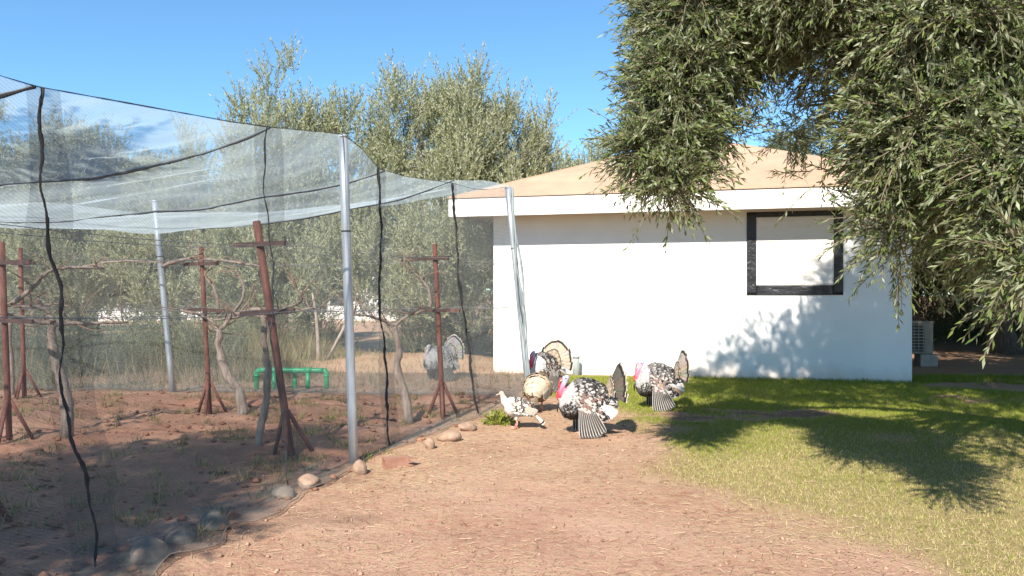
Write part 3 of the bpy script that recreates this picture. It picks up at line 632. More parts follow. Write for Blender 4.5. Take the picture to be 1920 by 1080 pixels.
olive('olive_tree', TR, (0.1, 0, -0.1), (-0.35, -0.1, 2.1), lob, 12500, 18, 0.064, 0.0165, M['leaf_front'], 21,
      'big olive tree in the right foreground with branches hanging over the house', None, 0.1, (0.16, 0.38), 0.25, 0.3, True, 0.3, 0.9, 0.2, (upl, 11500), (470, 0.135), P(1540, -10, 6.2)-TR)
# olive beyond the left edge of the frame, its shade falls into the cage
TS = Vector((-5.4, -0.2, 0))
lob = [(0.0, 0, 4.6, 1.4, 1.3, 1.0, 1), (-1.2, 0.8, 4.2, 1.2, 1.2, 0.9, 1), (1.1, 0.4, 4.3, 0.9, 0.9, 0.8, 1), (0.2, 1.5, 4.9, 1.2, 1.0, 0.8, 1), (0.9, 1.9, 5.4, 0.9, 0.8, 0.6, 1), (-1.6, -0.8, 4.6, 1.2, 1.2, 0.9, 1), (0.8, -1.0, 4.0, 1.0, 1.0, 0.9, 1)]
olive('olive_tree', TS, (0, 0, -0.1), (0.1, 0.1, 2.0), lob, 4200, 20, 0.10, 0.034, M['leaf_front'], 22,
      'olive tree past the left edge of the picture that shades the cage floor', None, 0.1, (0.3, 0.6), 0.3, 0.26, False, 0.3)

# shrubs behind the cage
def shrub(loc, w_, h_, seed, label, mat='leaf_shrub'):
    rg = np.random.default_rng(seed); t = empty('shrub', loc, 0, label, 'shrub', 'background shrubs')
    n_ = int(420*w_*h_); d = nrm(rg.normal(size=(n_, 3))); d[:, 2] = np.abs(d[:, 2])
    Pt = d*np.array([w_/2, w_/2, h_*0.78])*(rg.random(n_)**0.45)[:, None]*(0.75+0.5*rg.random((n_, 1))); Pt[:, 2] += 0.03
    D = nrm(d*0.6+np.array([0, 0, 0.8])+rg.normal(0, 0.3, (n_, 3)))
    leaf_mesh('foliage', Pt, D, rg.uniform(0.15, 0.4, n_), 0.1, 14, 0.055, 0.018, M[mat], t, rg)
    w = MB(); rr = random.Random(seed)
    for i in range(9):
        a = rr.uniform(0, 6.28); w.tube(curve_pts((rr.uniform(-.06, .06), rr.uniform(-.06, .06), -0.03), (math.cos(a)*w_*0.4, math.sin(a)*w_*0.4, h_*rr.uniform(.5, .9)), (0, 0, 0.05), 5, 0.03, rr), [0.02, 0.016, 0.012, 0.008, 0.004], 5)
    w.build('stems', M['twig'], t, True)
for i, (px, Z, w_, h_, lab) in enumerate(((20, 15.5, 1.7, 1.35, 'grey green shrub at the far left behind the cage'), (150, 15.0, 1.5, 1.25, 'grey green shrub behind the left black net seam'),
        (290, 16.5, 2.0, 1.5, 'broad shrub just left of the leaning inner steel pole'), (395, 16, 1.6, 1.3, 'shrub behind the middle red trellis post'), (490, 17.5, 1.8, 1.45, 'shrub left of the green pipe rack'),
        (600, 19, 1.5, 1.1, 'small shrub behind the green pipe rack'), (790, 18.5, 1.6, 1.2, 'shrub behind the haze-paled turkey in the cage background'), (885, 19.5, 1.5, 1.3, 'shrub beside the left corner of the house'))):
    x = (px-960)/F*Z; shrub((x, Z, gz(x, Z)), w_, h_, 60+i, lab)
for i, (px, Z, w_, h_, lab) in enumerate(((1730, 25, 2.6, 1.7, 'shade-toned shrub behind the air conditioner'), (1790, 28, 3.0, 1.9, 'shade-toned shrub between the shaded trunks right of the house'), (1850, 25.5, 2.6, 1.6, 'shade-toned shrub under the shaded olives near the right edge'), (1912, 28, 3.2, 1.9, 'shade-toned shrub at the right edge under the shaded olives'))):
    x = (px-960)/F*Z; shrub((x, Z, gz(x, Z)), w_, h_, 80+i, lab, 'leaf_shade')  # shade under the olives is put into the shrub leaf colour
# yellow-green weed by the cage foot
rg = np.random.default_rng(90); wp = GP(935, 795)
t = empty('weed_plant', wp, 0, 'yellow green leafy weed at the cage foot beside the pale hen', 'weed')
n_ = 46; d = nrm(rg.normal(size=(n_, 3))); d[:, 2] = np.abs(d[:, 2])*0.6+0.2
leaf_mesh('foliage', d*np.array([0.13, 0.1, 0.03])*rg.random((n_, 1)), nrm(d), rg.uniform(0.08, 0.2, n_), 0.2, 12, 0.06, 0.026, M['leaf_weed'], t, rg)
w = MB()
for i in range(5): a = i*1.25; w.tube([(0, 0, -0.02), (math.cos(a)*0.04, math.sin(a)*0.04, 0.07), (math.cos(a)*0.1, math.sin(a)*0.1, 0.13)], [0.006, 0.005, 0.002], 5)
w.build('stem', M['twig'], t, True)
# staked sapling beyond the cage
sp_ = Vector(((590-960)/F*16.5, 16.5, 0)); sp_.z = gz(sp_.x, sp_.y)
t = empty('staked_sapling', sp_, 0, 'bare sapling trunk with a slanting prop behind the green pipe rack', 'sapling')
w = MB(); w.tube(curve_pts((0.08, 0, -0.05), (-0.05, 0, 1.4), (0.05, 0, 0), 7, 0.015), [0.05, 0.045, 0.04, 0.036, 0.03, 0.025, 0.02], 8); w.build('trunk', M['vine'], t, True)
w = MB(); w.tube([(0.2, 0.1, -0.05), (0.62, 0.1, 0.75)], 0.03, 6); w.build('prop', M['vine'], t, True)

# ------------------------------------------------------------------ net cage
footZ = np.array([2.4, 4.35, 6.2, 7.2, 7.84, 9.9, 11.75]); topZ = np.array([2.4, 3.97, 5.89, 7.05, 7.84, 9.67, 11.7]); knot = np.array([0, .2, .4, .5, .58, .8, 1.0])
fA = np.array([(2.4, -2.81), (4.35, -2.25), (7.2, -1.43), (9.9, -0.42), (11.75, 0.26)])
tA_ = np.array([(2.4, -2.81, 2.7), (3.77, -2.417, 2.53), (3.97, -2.36, 2.53), (5.46, -1.93, 2.68), (5.89, -1.807, 2.735), (7.05, -1.50, 2.915), (7.3, -1.455, 2.90), (7.5, -1.40, 2.86), (7.71, -1.336, 2.775), (7.84, -1.294, 2.73), (8.4, -1.11, 2.74), (9.67, -.709, 2.845), (10.3, -.5, 2.86), (10.9, -.31, 2.93), (11.7, -.06, 3.08)])
def foot(q):
    Z = np.interp(q, knot, footZ); return np.stack([np.interp(Z, fA[:, 0], fA[:, 1]), Z], -1)
def topc(q):
    Z = np.interp(q, knot, topZ); return np.stack([np.interp(Z, tA_[:, 0], tA_[:, 1]), Z, np.interp(Z, tA_[:, 0], tA_[:, 2])], -1)
cage = empty('net_cage', (-1.43, 7.2, 0), 0, 'large aviary cage of grey netting hung on steel poles over grapevines', 'aviary')
CO = np.array([-1.43, 7.2, 0.0])
def grid_obj(name, X, Y, Z, mat, parent, smooth=True):
    a, b_ = X.shape; ii = np.arange(a*b_).reshape(a, b_)
    ff = np.stack([ii[:-1, :-1], ii[:-1, 1:], ii[1:, 1:], ii[1:, :-1]], -1).reshape(-1, 4)
    al, va = NETA[mat.name]; J, I = np.meshgrid(np.arange(b_), np.arange(a))
    if 'roof' in name: na = fbm(X*0.5+Y*0.2, Y*2.6+X*0.7, 91, 1.0, 4)*0.6+fbm(X*1.0-Y*0.6, Y*6, 92, 1.0, 3)*0.4
    else: na = fbm(X*3+Y*3, Z*0.8+X*1.5, 93, 1.0, 4)*0.6+fbm(X*1.2+Z*2.5, Y*1.2-Z, 94, 2.0, 3)*0.4
    na = np.clip(al+va*3.2*(na-0.5)+rng.uniform(-0.02, 0.02, X.shape), 0.04, 0.95)
    return np_mesh(name, np.stack([X-CO[0], Y-CO[1], Z], -1).reshape(-1, 3), ff, mat, parent, smooth, {'na': na})
def side_pt(q, v):
    f_ = foot(q); t_ = topc(q)
    X = f_[..., 0]*(1-v)+t_[..., 0]*v; Y = f_[..., 1]*(1-v)+t_[..., 1]*v; Z = 0.03*(1-v)+t_[..., 2]*v
    bow = np.sin(np.pi*np.clip(v, 0, 1))
    k = -0.05*bow*(1+0.5*np.sin(q*19))+(fbm(q*9, v*2.2, 71, 1.0)-0.5)*0.12*bow+(fbm(q*26+v*5, v*1.6-q*6, 72, 1.0)-0.5)*0.045*bow
    return X+k, Y-0.29*k, Z
q, v = np.meshgrid(np.linspace(0, 1, 150), np.linspace(0, 1, 44))
sX, sY, sZ = side_pt(q, v)
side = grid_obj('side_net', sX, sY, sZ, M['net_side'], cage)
# stones later pin the skirt, which lies on the ground outside the foot line
stones = [(675, 886, 0.075, 0.95, 'stone'), (806, 841, 0.06, 1.15, 'stone'), (842, 827, 0.11, 0.58, 'stone'), (878, 808, 0.10, 0.55, 'stone'), (578, 912, 0.10, 0.52, 'stone'), (532, 930, 0.09, 0.5, 'stone_grey'),
          (398, 985, 0.09, 0.7, 'stone_grey'), (335, 1018, 0.085, 0.55, 'stone_grey'), (278, 1052, 0.10, 0.75, 'stone_grey')]
sw = np.linspace(0, 1, 14); q2 = np.linspace(0.1, 0.97, 240); Q, S = np.meshgrid(q2, sw)
ff_ = foot(Q); wid = np.interp(Q, [0.1, 0.25, 0.4, 0.5, 0.62, 0.97], [0.42, 0.36, 0.24, 0.16, 0.14, 0.16])*(0.75+0.6*vnoise(Q, Q, 73, 26))
kX = ff_[..., 0]+0.96*wid*S-0.06; kY = ff_[..., 1]-0.29*wid*S
hump = np.zeros_like(kX)
for px, py, r_, fl, mt in stones:
    g_ = GP(px, py); hump = np.maximum(hump, (r_*fl*1.25+0.01)*np.exp(-(((kX-g_.x)**2+(kY-g_.y)**2)/(1.25*r_)**2))*(0.3+0.7*(mt == 'stone_grey')))
kZ = ground_z(kX, kY)+0.014+0.05*np.abs(fbm(Q*60, S*2.0, 74)-0.42)*(1-0.6*S)*2+hump+(1-S)**3*0.06
grid_obj('net_skirt', kX, kY, kZ, M['net_skirt'], side)
w = MB(); w.tube([Vector((kX[-1, i]-CO[0], kY[-1, i]-CO[1], kZ[-1, i]+0.004)) for i in range(0, 240, 2)], 0.0035, 5); w.build('hem_cord', M['stone_grey'], side, True)
# roof
farL = np.array([-10.6, 13.05]); nearL = np.array([-9.9, 3.2])
def roof_pt(q, t):
    tp = topc(q); Bx = nearL[0]+(farL[0]-nearL[0])*q; By = np.interp(q, [0, 1], [nearL[1], farL[1]])
    # keep seams parallel: interpolate the left edge by the depth of the top edge
    By = nearL[1]+(farL[1]-nearL[1])*(tp[..., 1]-2.4)/(11.7-2.4)
    X = tp[..., 0]*(1-t)+Bx*t; Y = tp[..., 1]*(1-t)+By*t
    d = t*8.2
    plate = 2.34+0.10*np.sin(d*0.9+q*3)*np.minimum(d/3, 1)
    h = tp[..., 2]+(plate-tp[..., 2])*(1-np.exp(-d/0.95))
    fe = np.interp(d, [0, 1.4, 2.8, 4.2, 5.6, 7.0, 8.3], [3.08, 2.84, 2.72, 2.74, 2.95, 2.8, 2.9]); k = sstep(0.72, 1.0, q)
    h = h*(1-k)+fe*k
    edge = np.minimum(1, d/0.5)
    h = h+edge*((fbm(X*0.55+Y*0.15, Y*1.6, 75, 1.0)-0.5)*0.17+(fbm(X*0.9, Y*3.5+X*0.8, 76, 1.0, 3)-0.5)*0.08)*(1-0.6*k)
    return X, Y, h
q, t_ = np.meshgrid(np.linspace(0, 1, 170), np.linspace(0, 1, 130))
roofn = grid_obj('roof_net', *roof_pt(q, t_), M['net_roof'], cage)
# end net (far), near net and left net
def flat_net(name, pa, pb, topfn, n_, mat, seed, skirt=True):
    u, v = np.meshgrid(np.linspace(0, 1, n_), np.linspace(0, 1, 30))
    X = pa[0]+(pb[0]-pa[0])*u; Y = pa[1]+(pb[1]-pa[1])*u; tx, ty, tz = topfn(u)
    bow = np.sin(np.pi*v); k = (fbm(u*14, v*2, seed)-0.5)*0.14*bow
    return grid_obj(name, X*(1-v)+tx*v, (Y*(1-v)+ty*v)+k, 0.02*(1-v)+tz*v, mat, cage)
endn = flat_net('end_net', (0.26, 11.75), (-10.4, 13.05), lambda u: roof_pt(np.ones_like(u), u), 120, M['net_end'], 81)
flat_net('near_net', (-2.81, 2.4), (-9.9, 3.2), lambda u: roof_pt(np.zeros_like(u), u), 60, M['net_side'], 82)
flat_net('left_net', (-9.9, 3.2), (-10.4, 13.05), lambda u: roof_pt(u, np.ones_like(u)), 70, M['net_side'], 83)
u, s_ = np.meshgrid(np.linspace(0.02, 0.75, 120), np.linspace(0, 1, 8))
eX = 0.26-10.66*u; eY = 11.75+1.3*u-0.05+(s_-0.3)*0.5*(0.7+0.8*vnoise(u, u, 84, 22)); eZ = ground_z(eX, eY)+0.02+0.1*np.abs(fbm(u*50, s_*2, 85)-0.4)
grid_obj('net_skirt', eX, eY, eZ, M['net_skirt'], endn)
# edge cord, seams
def rope_path(fn, n_): return [Vector(fn(i/(n_-1))) for i in range(n_)]
def rope(name, pts, r_, mat, parent, seed, strands=2, lump=0.5):
    rr = random.Random(seed); w = MB()
    for s_ in range(strands):
        out = []; rad = []
        for i, p in enumerate(pts):
            a = i*0.85+s_*math.pi*2/strands+seed; k = r_*(0.8+lump*0.6*math.sin(i*0.31+seed)*math.sin(i*0.113+1.3*seed)+0.5*(rr.random()-0.5))
            out.append(p+Vector((math.cos(a), 0.3*math.sin(a), math.sin(a)*0.9))*k*0.55*(1 if strands > 1 else 0)-Vector(CO)); rad.append(k*(0.85+0.3*rr.random()))
        w.tube(out, rad, 6)
    return w.build(name, mat, parent, True)
def sp3(q, v): x, y, z = side_pt(np.array([q]), np.array([v])); return (float(x[0]), float(y[0]), float(z[0]))
def rp3(q, t): x, y, z = roof_pt(np.array([q]), np.array([t])); return (float(x[0]), float(y[0]), float(z[0]))
rope('edge_cord', rope_path(lambda a: tuple(topc(np.array([a*1.0]))[0]+np.array([0, 0, 0.005])), 120), 0.0038, M['seam_grey'], side, 1, 1)
for q_, r_, mt, sd in ((0.2, 0.0085, 'rope', 2), (0.4, 0.005, 'seam_grey', 3), (0.58, 0.0100, 'rope', 4), (0.8, 0.012, 'rope', 5)):
    rope('seam', rope_path(lambda a: sp3(q_+0.003*math.sin(a*14+sd)+0.0012*math.sin(a*47+sd), 1-a), 90), r_, M[mt], side, sd)
    # the doubled strip of net on both sides of the seam
    wq = {0.2: 0.014, 0.4: 0.016, 0.58: 0.010, 0.8: 0.008}[q_]
    vv_ = np.linspace(0.0, 1.0, 40); uu_ = np.linspace(-1, 1, 7); U, V = np.meshgrid(uu_, vv_)
    fl = 0.65+0.9*vnoise(V, V*0, 77+sd, 7); flr = 0.65+0.9*vnoise(V, V*0, 87+sd, 7)
    bX, bY, bZ = side_pt(q_+wq*U*np.where(U < 0, fl, flr)*(1.35-0.5*V), V)
    grid_obj('overlap_strip', bX+0.012, bY-0.004, bZ, M['net_band'], side)
for q_, r_, mt, sd, tm in ((0.2, 0.011, 'rope', 6, 0.95), (0.4, 0.012, 'seam_grey', 7, 0.95), (0.585, 0.012, 'seam_grey', 8, 0.95), (0.8, 0.012, 'seam_grey', 9, 0.95)):
    rope('seam', rope_path(lambda a: rp3(q_+0.006*math.sin(a*9+sd), a*tm), 90), r_, M[mt], roofn, sd, 2, 0.7)
# gathered net beside the corner pole
w = MB()
for s_ in range(3):
    w.tube([P(952+(990-952)*a+5+4*math.sin(a*9+s_*2), 352+(735-352)*a, 11.66)-Vector(CO)+Vector((0.02*s_-0.02, -0.05, 0)) for a in np.linspace(0, 1, 24)], [0.009+0.008*abs(math.sin(a*7+s_)) for a in np.linspace(0, 1, 24)], 6)
w.build('gathered_net', simple('gathered_netting', [(0.3, (0.12, 0.15, 0.16)), (0.7, (0.3, 0.35, 0.36))], 9, 0.8, stretch=(3, 3, 0.3)), side, True)
# poles
def pole(a, b_, r_, lab):
    w = MB(); a = Vector(a)-Vector(CO); b_ = Vector(b_)-Vector(CO)
    pts = [a.lerp(b_, t) for t in np.linspace(0, 1, 6)]; w.tube(pts, r_, 16)
    o = w.build('pole', M['galv'], cage, True); o['label'] = lab
    w = MB(); d = (b_-a).normalized(); w.tube([b_-d*0.01, b_+d*0.012, b_+d*0.02], [r_*1.08, r_*1.08, r_*0.6], 16); w.build('pole_cap', M['galv'], o, True)
    w = MB(); c = a.lerp(b_, 0.72); w.tube([c-d*0.006, c+d*0.006], r_*1.07, 16); w.build('joint_ring', M['dark'], o, True)
    return o
pole(GP(664, 868)-Vector((0, 0, .1)), P(643, 256, 7.12), 0.042, 'galvanised steel pole nearest the path')
pole(GP(993, 745)-Vector((0, 0, .1)), P(952, 352, 11.72), 0.042, 'leaning steel pole at the cage corner before the wall')
pole(GP(325, 735)-Vector((0, 0, .1)), P(290, 378, 12.4), 0.045, 'leaning steel pole at the back of the cage')
pole((-2.85, 2.4, -.1), (-2.85, 2.4, 2.72), 0.042, 'steel pole of the near cage corner')
pole((-10.4, 13.1, -.1), (-10.6, 13.05, 2.92), 0.042, 'steel pole of the far left cage corner')
pole((-9.9, 3.2, -.1), (-9.9, 3.2, 2.6), 0.042, 'steel pole of the near left cage corner')

# stones and brick holding the net down
slabs = ['pale upright stone at the foot of the near steel pole', 'small pale standing pebble stone beside the third net seam', 'large smooth oval stone on the net skirt', 'flat stone behind the large oval stone on the skirt',
         'rounded tan stone on the net skirt left of the near pole', 'tan stone under netting next to the rounded tan stone', 'dark rounded stone under the net, third from the lower left', 'low dark stone wrapped in netting in the lower left row', 'grey stone under the net nearest to the lower left corner']
for i, ((px, py, r_, fl, mt), lab) in enumerate(zip(stones, slabs)):
    g_ = GP(px, py); bm = bmesh.new(); bmesh.ops.create_icosphere(bm, subdivisions=3, radius=1.0)
    rr = random.Random(300+i); off = Vector((rr.uniform(0, 50), rr.uniform(0, 50), 0)); asp = rr.uniform(0.75, 0.95)
    for v_ in bm.verts:
        k = 1+0.28*mnoise.noise(v_.co*1.2+off)+0.10*mnoise.noise(v_.co*3.0+off)+0.03*mnoise.noise(v_.co*8+off)
        v_.co = Vector((v_.co.x*r_*(1.15 if fl < 0.8 else 0.9)*k, v_.co.y*r_*asp*k, v_.co.z*r_*fl*k))
    me = bpy.data.meshes.new('stone'); bm.to_mesh(me); bm.free(); me.materials.append(M[mt])
    me.polygons.foreach_set('use_smooth', [True]*len(me.polygons))
    o = bpy.data.objects.new('stone', me); o.location = (g_.x, g_.y, gz(g_.x, g_.y)+r_*fl*0.58); o.rotation_euler = (rr.uniform(-.15, .15), rr.uniform(-.15, .15), rr.uniform(0, 3))
    tag(link(o), lab, 'stone', 'stones along the cage foot')
g_ = GP(742, 874); br = empty('hollow_brick', (g_.x, g_.y, gz(g_.x, g_.y)), 0.5, 'terracotta hollow brick lying on the net skirt', 'brick')
w = MB(); w.box((-0.11, -0.05, 0.0), (0.1, 0.05, 0.018)); w.box((-0.11, -0.05, 0.072), (0.1, 0.05, 0.09)); w.box((-0.11, -0.05, 0.0185), (0.1, -0.036, 0.0715)); w.box((-0.11, 0.036, 0.0185), (0.1, 0.05, 0.0715)); w.box((-0.11, -0.007, 0.0185), (0.1, 0.007, 0.0715))
w.build('brick_body', M['terracotta'], br)
for i in range(3):
    w = MB(); z0 = 0.004+i*0.03; w.add([(0.1, -0.05, z0), (0.1, -0.05, z0+0.026), (0.16+0.02*i, -0.045, z0+0.004), (0.1, 0.05, z0), (0.1, 0.05, z0+0.026), (0.15, 0.045, z0+0.004)], [(0, 2, 1), (3, 4, 5), (0, 3, 5, 2), (1, 2, 5, 4), (0, 1, 4, 3)]); w.build('broken_rib', M['terracotta'], br)

# ------------------------------------------------------------------ trellis posts, wires and vines
ROW = Vector((0.49, 0.87, 0)).normalized(); ARM = Vector((0.87, -0.49, 0)).normalized()
G_POST = 'red trellis posts in the cage'
def trellis(base, top, arms, label, feet=True, r_=0.031):
    base = Vector(base); top = Vector(top); base.z = gz(base.x, base.y)
    t = empty('trellis_post', base, 0, label, 'post', G_POST); d = top-base
    w = MB(); w.tube([Vector((0, 0, -0.05))+d*a for a in (0, 0.3, 0.6, 1.0)], r_, 8); w.build('pole', M['rust'], t, True)
    for h_, half, sh, tilt in arms:
        c = d*((h_)/d.z)+Vector((0, -r_-0.014, 0)); w = MB()
        a_, b_ = c+ARM*(sh-half)+Vector((0, 0, tilt)), c+ARM*(sh+half)-Vector((0, 0, tilt))
        u = (b_-a_).normalized(); n_ = u.cross(Vector((0, 0, 1))); z_ = Vector((0, 0, 0.022))
        vs_ = []
        for p in (a_, b_):
            for sy, sz in ((-1, -1), (1, -1), (1, 1), (-1, 1)): vs_.append(p+n_*0.012*sy+z_*sz)
        w.add(vs_, [(0, 1, 2, 3), (7, 6, 5, 4), (0, 4, 5, 1), (1, 5, 6, 2), (2, 6, 7, 3), (3, 7, 4, 0)]); w.build('crossarm', M['rustbar'], t)
    if feet:
        for k in range(3):
            a = k*2.094+0.6; w = MB(); w.tube([d*(0.42/d.z)+Vector((math.cos(a)*0.02, math.sin(a)*0.02, 0)), Vector((math.cos(a)*0.22, math.sin(a)*0.22, -0.03))], 0.02, 6); w.build('brace', M['rust'], t, True)
    return t, base
trellis(GP(548, 853), P(481, 405, 7.55), [(1.98, 0.33, 0.0, 0.0), (1.34, 0.35, -0.03, -0.02)], 'thick leaning red trellis post near the path side of the cage', r_=0.037)
trellis(GP(394, 772), P(377, 455, 10.3), [(1.93, 0.32, 0, 0), (1.34, 0.35, 0.03, 0.01)], 'red trellis post between the back steel pole and the thick leaning post')
trellis(GP(831, 784), P(815, 450, 9.75), [(1.93, 0.28, -0.08, 0.0), (1.3, 0.3, 0.02, 0.0)], 'red trellis post standing before the background turkey')
trellis(GP(18, 822), P(3, 445, 8.3), [(1.85, 0.3, 0.25, 0), (1.25, 0.3, 0.25, 0)], 'red trellis post cut by the left edge of the picture')
trellis(GP(46, 747), P(38, 458, 11.6), [(1.95, 0.3, 0.1, 0), (1.34, 0.3, 0.1, 0)], 'slim red trellis post second from the left edge')
trellis((-3.48, 5.15, 0), (-3.6, 5.1, 2.2), [(1.98, 0.36, 0.0, 0), (1.34, 0.33, 0.05, 0)], 'red trellis post just past the left edge, its crossarm reaching into view')
def wires(pts, z0, name, lab):
    o = empty('trellis_wire', (pts[0][0], pts[0][1], 0), 0, lab, 'wire', 'trellis wires'); b0 = Vector((pts[0][0], pts[0][1], 0))
    for sgn in (-1, 1):
        for z_ in (1.36, 1.95):
            w = MB(); path = []
            for i in range(len(pts)-1):
                for a in np.linspace(0, 1, 7)[:-1]:
                    p = Vector((*pts[i], z_)).lerp(Vector((*pts[i+1], z_)), a)+ARM*0.27*sgn; p.z -= 0.04*math.sin(math.pi*a); path.append(p-b0)
            path.append(Vector((*pts[-1], z_))+ARM*0.27*sgn-b0)
            w.tube(path, 0.003, 4); w.build('strand', M['wire'], o)
wires([(-3.5, 5.15), (-2.12, 7.5), (-0.87, 9.75), (0.0, 11.6)], 0, 'w', 'wires strung along the trellis row nearest the path')
wires([(-5.3, 8.4), (-3.9, 10.35), (-2.9, 12.1)], 0, 'w', 'wires strung along the trellis row of the middle red post')
wires([(-8.2, 9.6), (-7.1, 11.6), (-6.6, 12.5)], 0, 'w', 'wires strung along the trellis row at the far left')
for pxs, Zs, hs, lab in (((0, 1000), (12.3, 12.0), (1.98, 2.0), 'upper wire along the far side of the cage'), ((0, 980), (12.4, 12.0), (1.3, 1.32), 'lower wire along the far side of the cage')):
    a = Vector(((pxs[0]-960)/F*Zs[0]-2, Zs[0]+.3, hs[0])); b_ = Vector((-0.05, 11.7, hs[1])); w = MB(); w.tube(curve_pts((0, 0, 0), b_-a, (0, 0, -0.05), 12), 0.003, 4)
    tag(w.build('cage_wire', M['wire'], None, False, a), lab, 'wire', 'wires along the cage end')

def vine(label, trunk, r_, arms, seed):
    """trunk, arms: lists of (px,py,Z) waypoints"""
    rr = random.Random(seed)
    def path(wp, dens=5):
        p = [P(*a) for a in wp]; out = []
        for i in range(len(p)-1):
            p0, p1, p2, p3 = p[max(i-1, 0)], p[i], p[i+1], p[min(i+2, len(p)-1)]
            for k in range(dens):
                t = k/dens
                q_ = 0.5*((2*p1)+(p2-p0)*t+(2*p0-5*p1+4*p2-p3)*t*t+(3*p1-p0-3*p2+p3)*t**3)
                out.append(q_+Vector((rr.uniform(-1, 1), rr.uniform(-1, 1), rr.uniform(-1, 1)))*0.008)
        out.append(p[-1]); return out
    tp = path(trunk); o = Vector((tp[0].x, tp[0].y, gz(tp[0].x, tp[0].y)))
    e_ = empty('grapevine', o, 0, label, 'grapevine', 'old grapevines in the cage')
    tp[0] = o-Vector((0, 0, 0.05))
    w = MB(); w.tube([p-o for p in tp], [0.88*r_*(1.25-0.5*i/len(tp))*(0.85+0.3*rr.random()) for i in range(len(tp))], 9); w.build('trunk', M['vine'], e_, True)
    for a in arms:
        ap_ = path(a); w = MB(); n_ = len(ap_); r1 = r_*0.46
        w.tube([p-o for p in ap_], [r1*(1-0.6*i/n_)*(0.85+0.3*rr.random()) for i in range(n_)], 7); arm = w.build('cordon', M['vine'], e_, True)
        for j in range(max(5, n_//2)):
            s_ = ap_[rr.randint(1, n_-1)]; L_ = rr.uniform(0.12, 0.45); dv = Vector((rr.uniform(-.8, .8), rr.uniform(-.8, .8), rr.uniform(-.15, 0.9))).normalized()
            w = MB(); w.tube([p-o for p in curve_pts(s_, s_+dv*L_, (rr.uniform(-.05, .05), 0, rr.uniform(-.05, .05)), 5, 0.012, rr)], [0.009, 0.008, 0.006, 0.005, 0.003], 5); w.build('cane', M['cane'], arm, True)
vine('pale crooked grapevine left of the thick leaning red post', [(455, 776, 10.1), (448, 735, 10.1), (425, 700, 10.1), (410, 650, 10.1), (413, 618, 10.1)], 0.06,
     [[(413, 618, 10.1), (435, 590, 10.1), (455, 560, 10.0), (456, 535, 10), (442, 505, 10)], [(410, 625, 10.1), (395, 600, 10.2), (372, 590, 10.2), (335, 580, 10.3)], [(435, 590, 10.1), (480, 580, 9.8), (540, 582, 9.5), (600, 578, 9.3)],
      [(305, 500, 10.4), (340, 487, 10.3), (380, 486, 10.3), (440, 492, 10), (490, 500, 9.8)], [(410, 590, 10.2), (405, 550, 10.2), (385, 515, 10.3), (378, 490, 10.3)]], 401)
vine('slender knotted grapevine at the foot of the thick leaning post', [(484, 868, 7.9), (487, 810, 7.9), (497, 765, 7.85), (503, 700, 7.8), (495, 640, 7.8), (496, 595, 7.8)], 0.04,
     [[(496, 595, 7.8), (470, 590, 7.9), (430, 597, 8.1), (400, 600, 8.3)], [(496, 595, 7.8), (530, 580, 7.6), (565, 560, 7.4), (540, 520, 7.4)]], 402)
vine('thick dark grapevine behind the left black net seam', [(125, 785, 8.6), (122, 740, 8.6), (108, 690, 8.6), (97, 645, 8.6), (98, 608, 8.6)], 0.062,
     [[(98, 608, 8.6), (130, 606, 8.7), (180, 606, 8.8), (240, 604, 9.0)], [(98, 608, 8.6), (60, 600, 8.5), (20, 590, 8.4), (-60, 585, 8.3)], [(20, 570, 8.5), (55, 545, 8.5), (90, 510, 8.5), (130, 502, 8.6), (195, 503, 8.8)], [(100, 604, 8.6), (85, 580, 8.6), (40, 575, 8.4)]], 403)
vine('grapevine twisted beside the third net seam', [(768, 792, 9.3), (757, 730, 9.3), (745, 690, 9.3), (748, 650, 9.3), (738, 612, 9.3)], 0.05,
     [[(738, 612, 9.3), (715, 600, 9.2), (690, 592, 9.0), (660, 590, 8.8)], [(738, 612, 9.3), (765, 592, 9.5), (800, 582, 9.6)], [(806, 578, 9.6), (805, 545, 9.6), (788, 520, 9.6), (762, 500, 9.5), (758, 482, 9.5)]], 404)
vine('grapevine behind the far left trellis posts', [(20, 740, 11.9), (22, 690, 11.9), (16, 640, 11.9), (20, 600, 11.9)], 0.045, [[(20, 600, 11.9), (60, 575, 11.9), (110, 570, 12.0), (140, 578, 12)], [(150, 502, 12), (220, 490, 12), (300, 492, 11.9)]], 405)

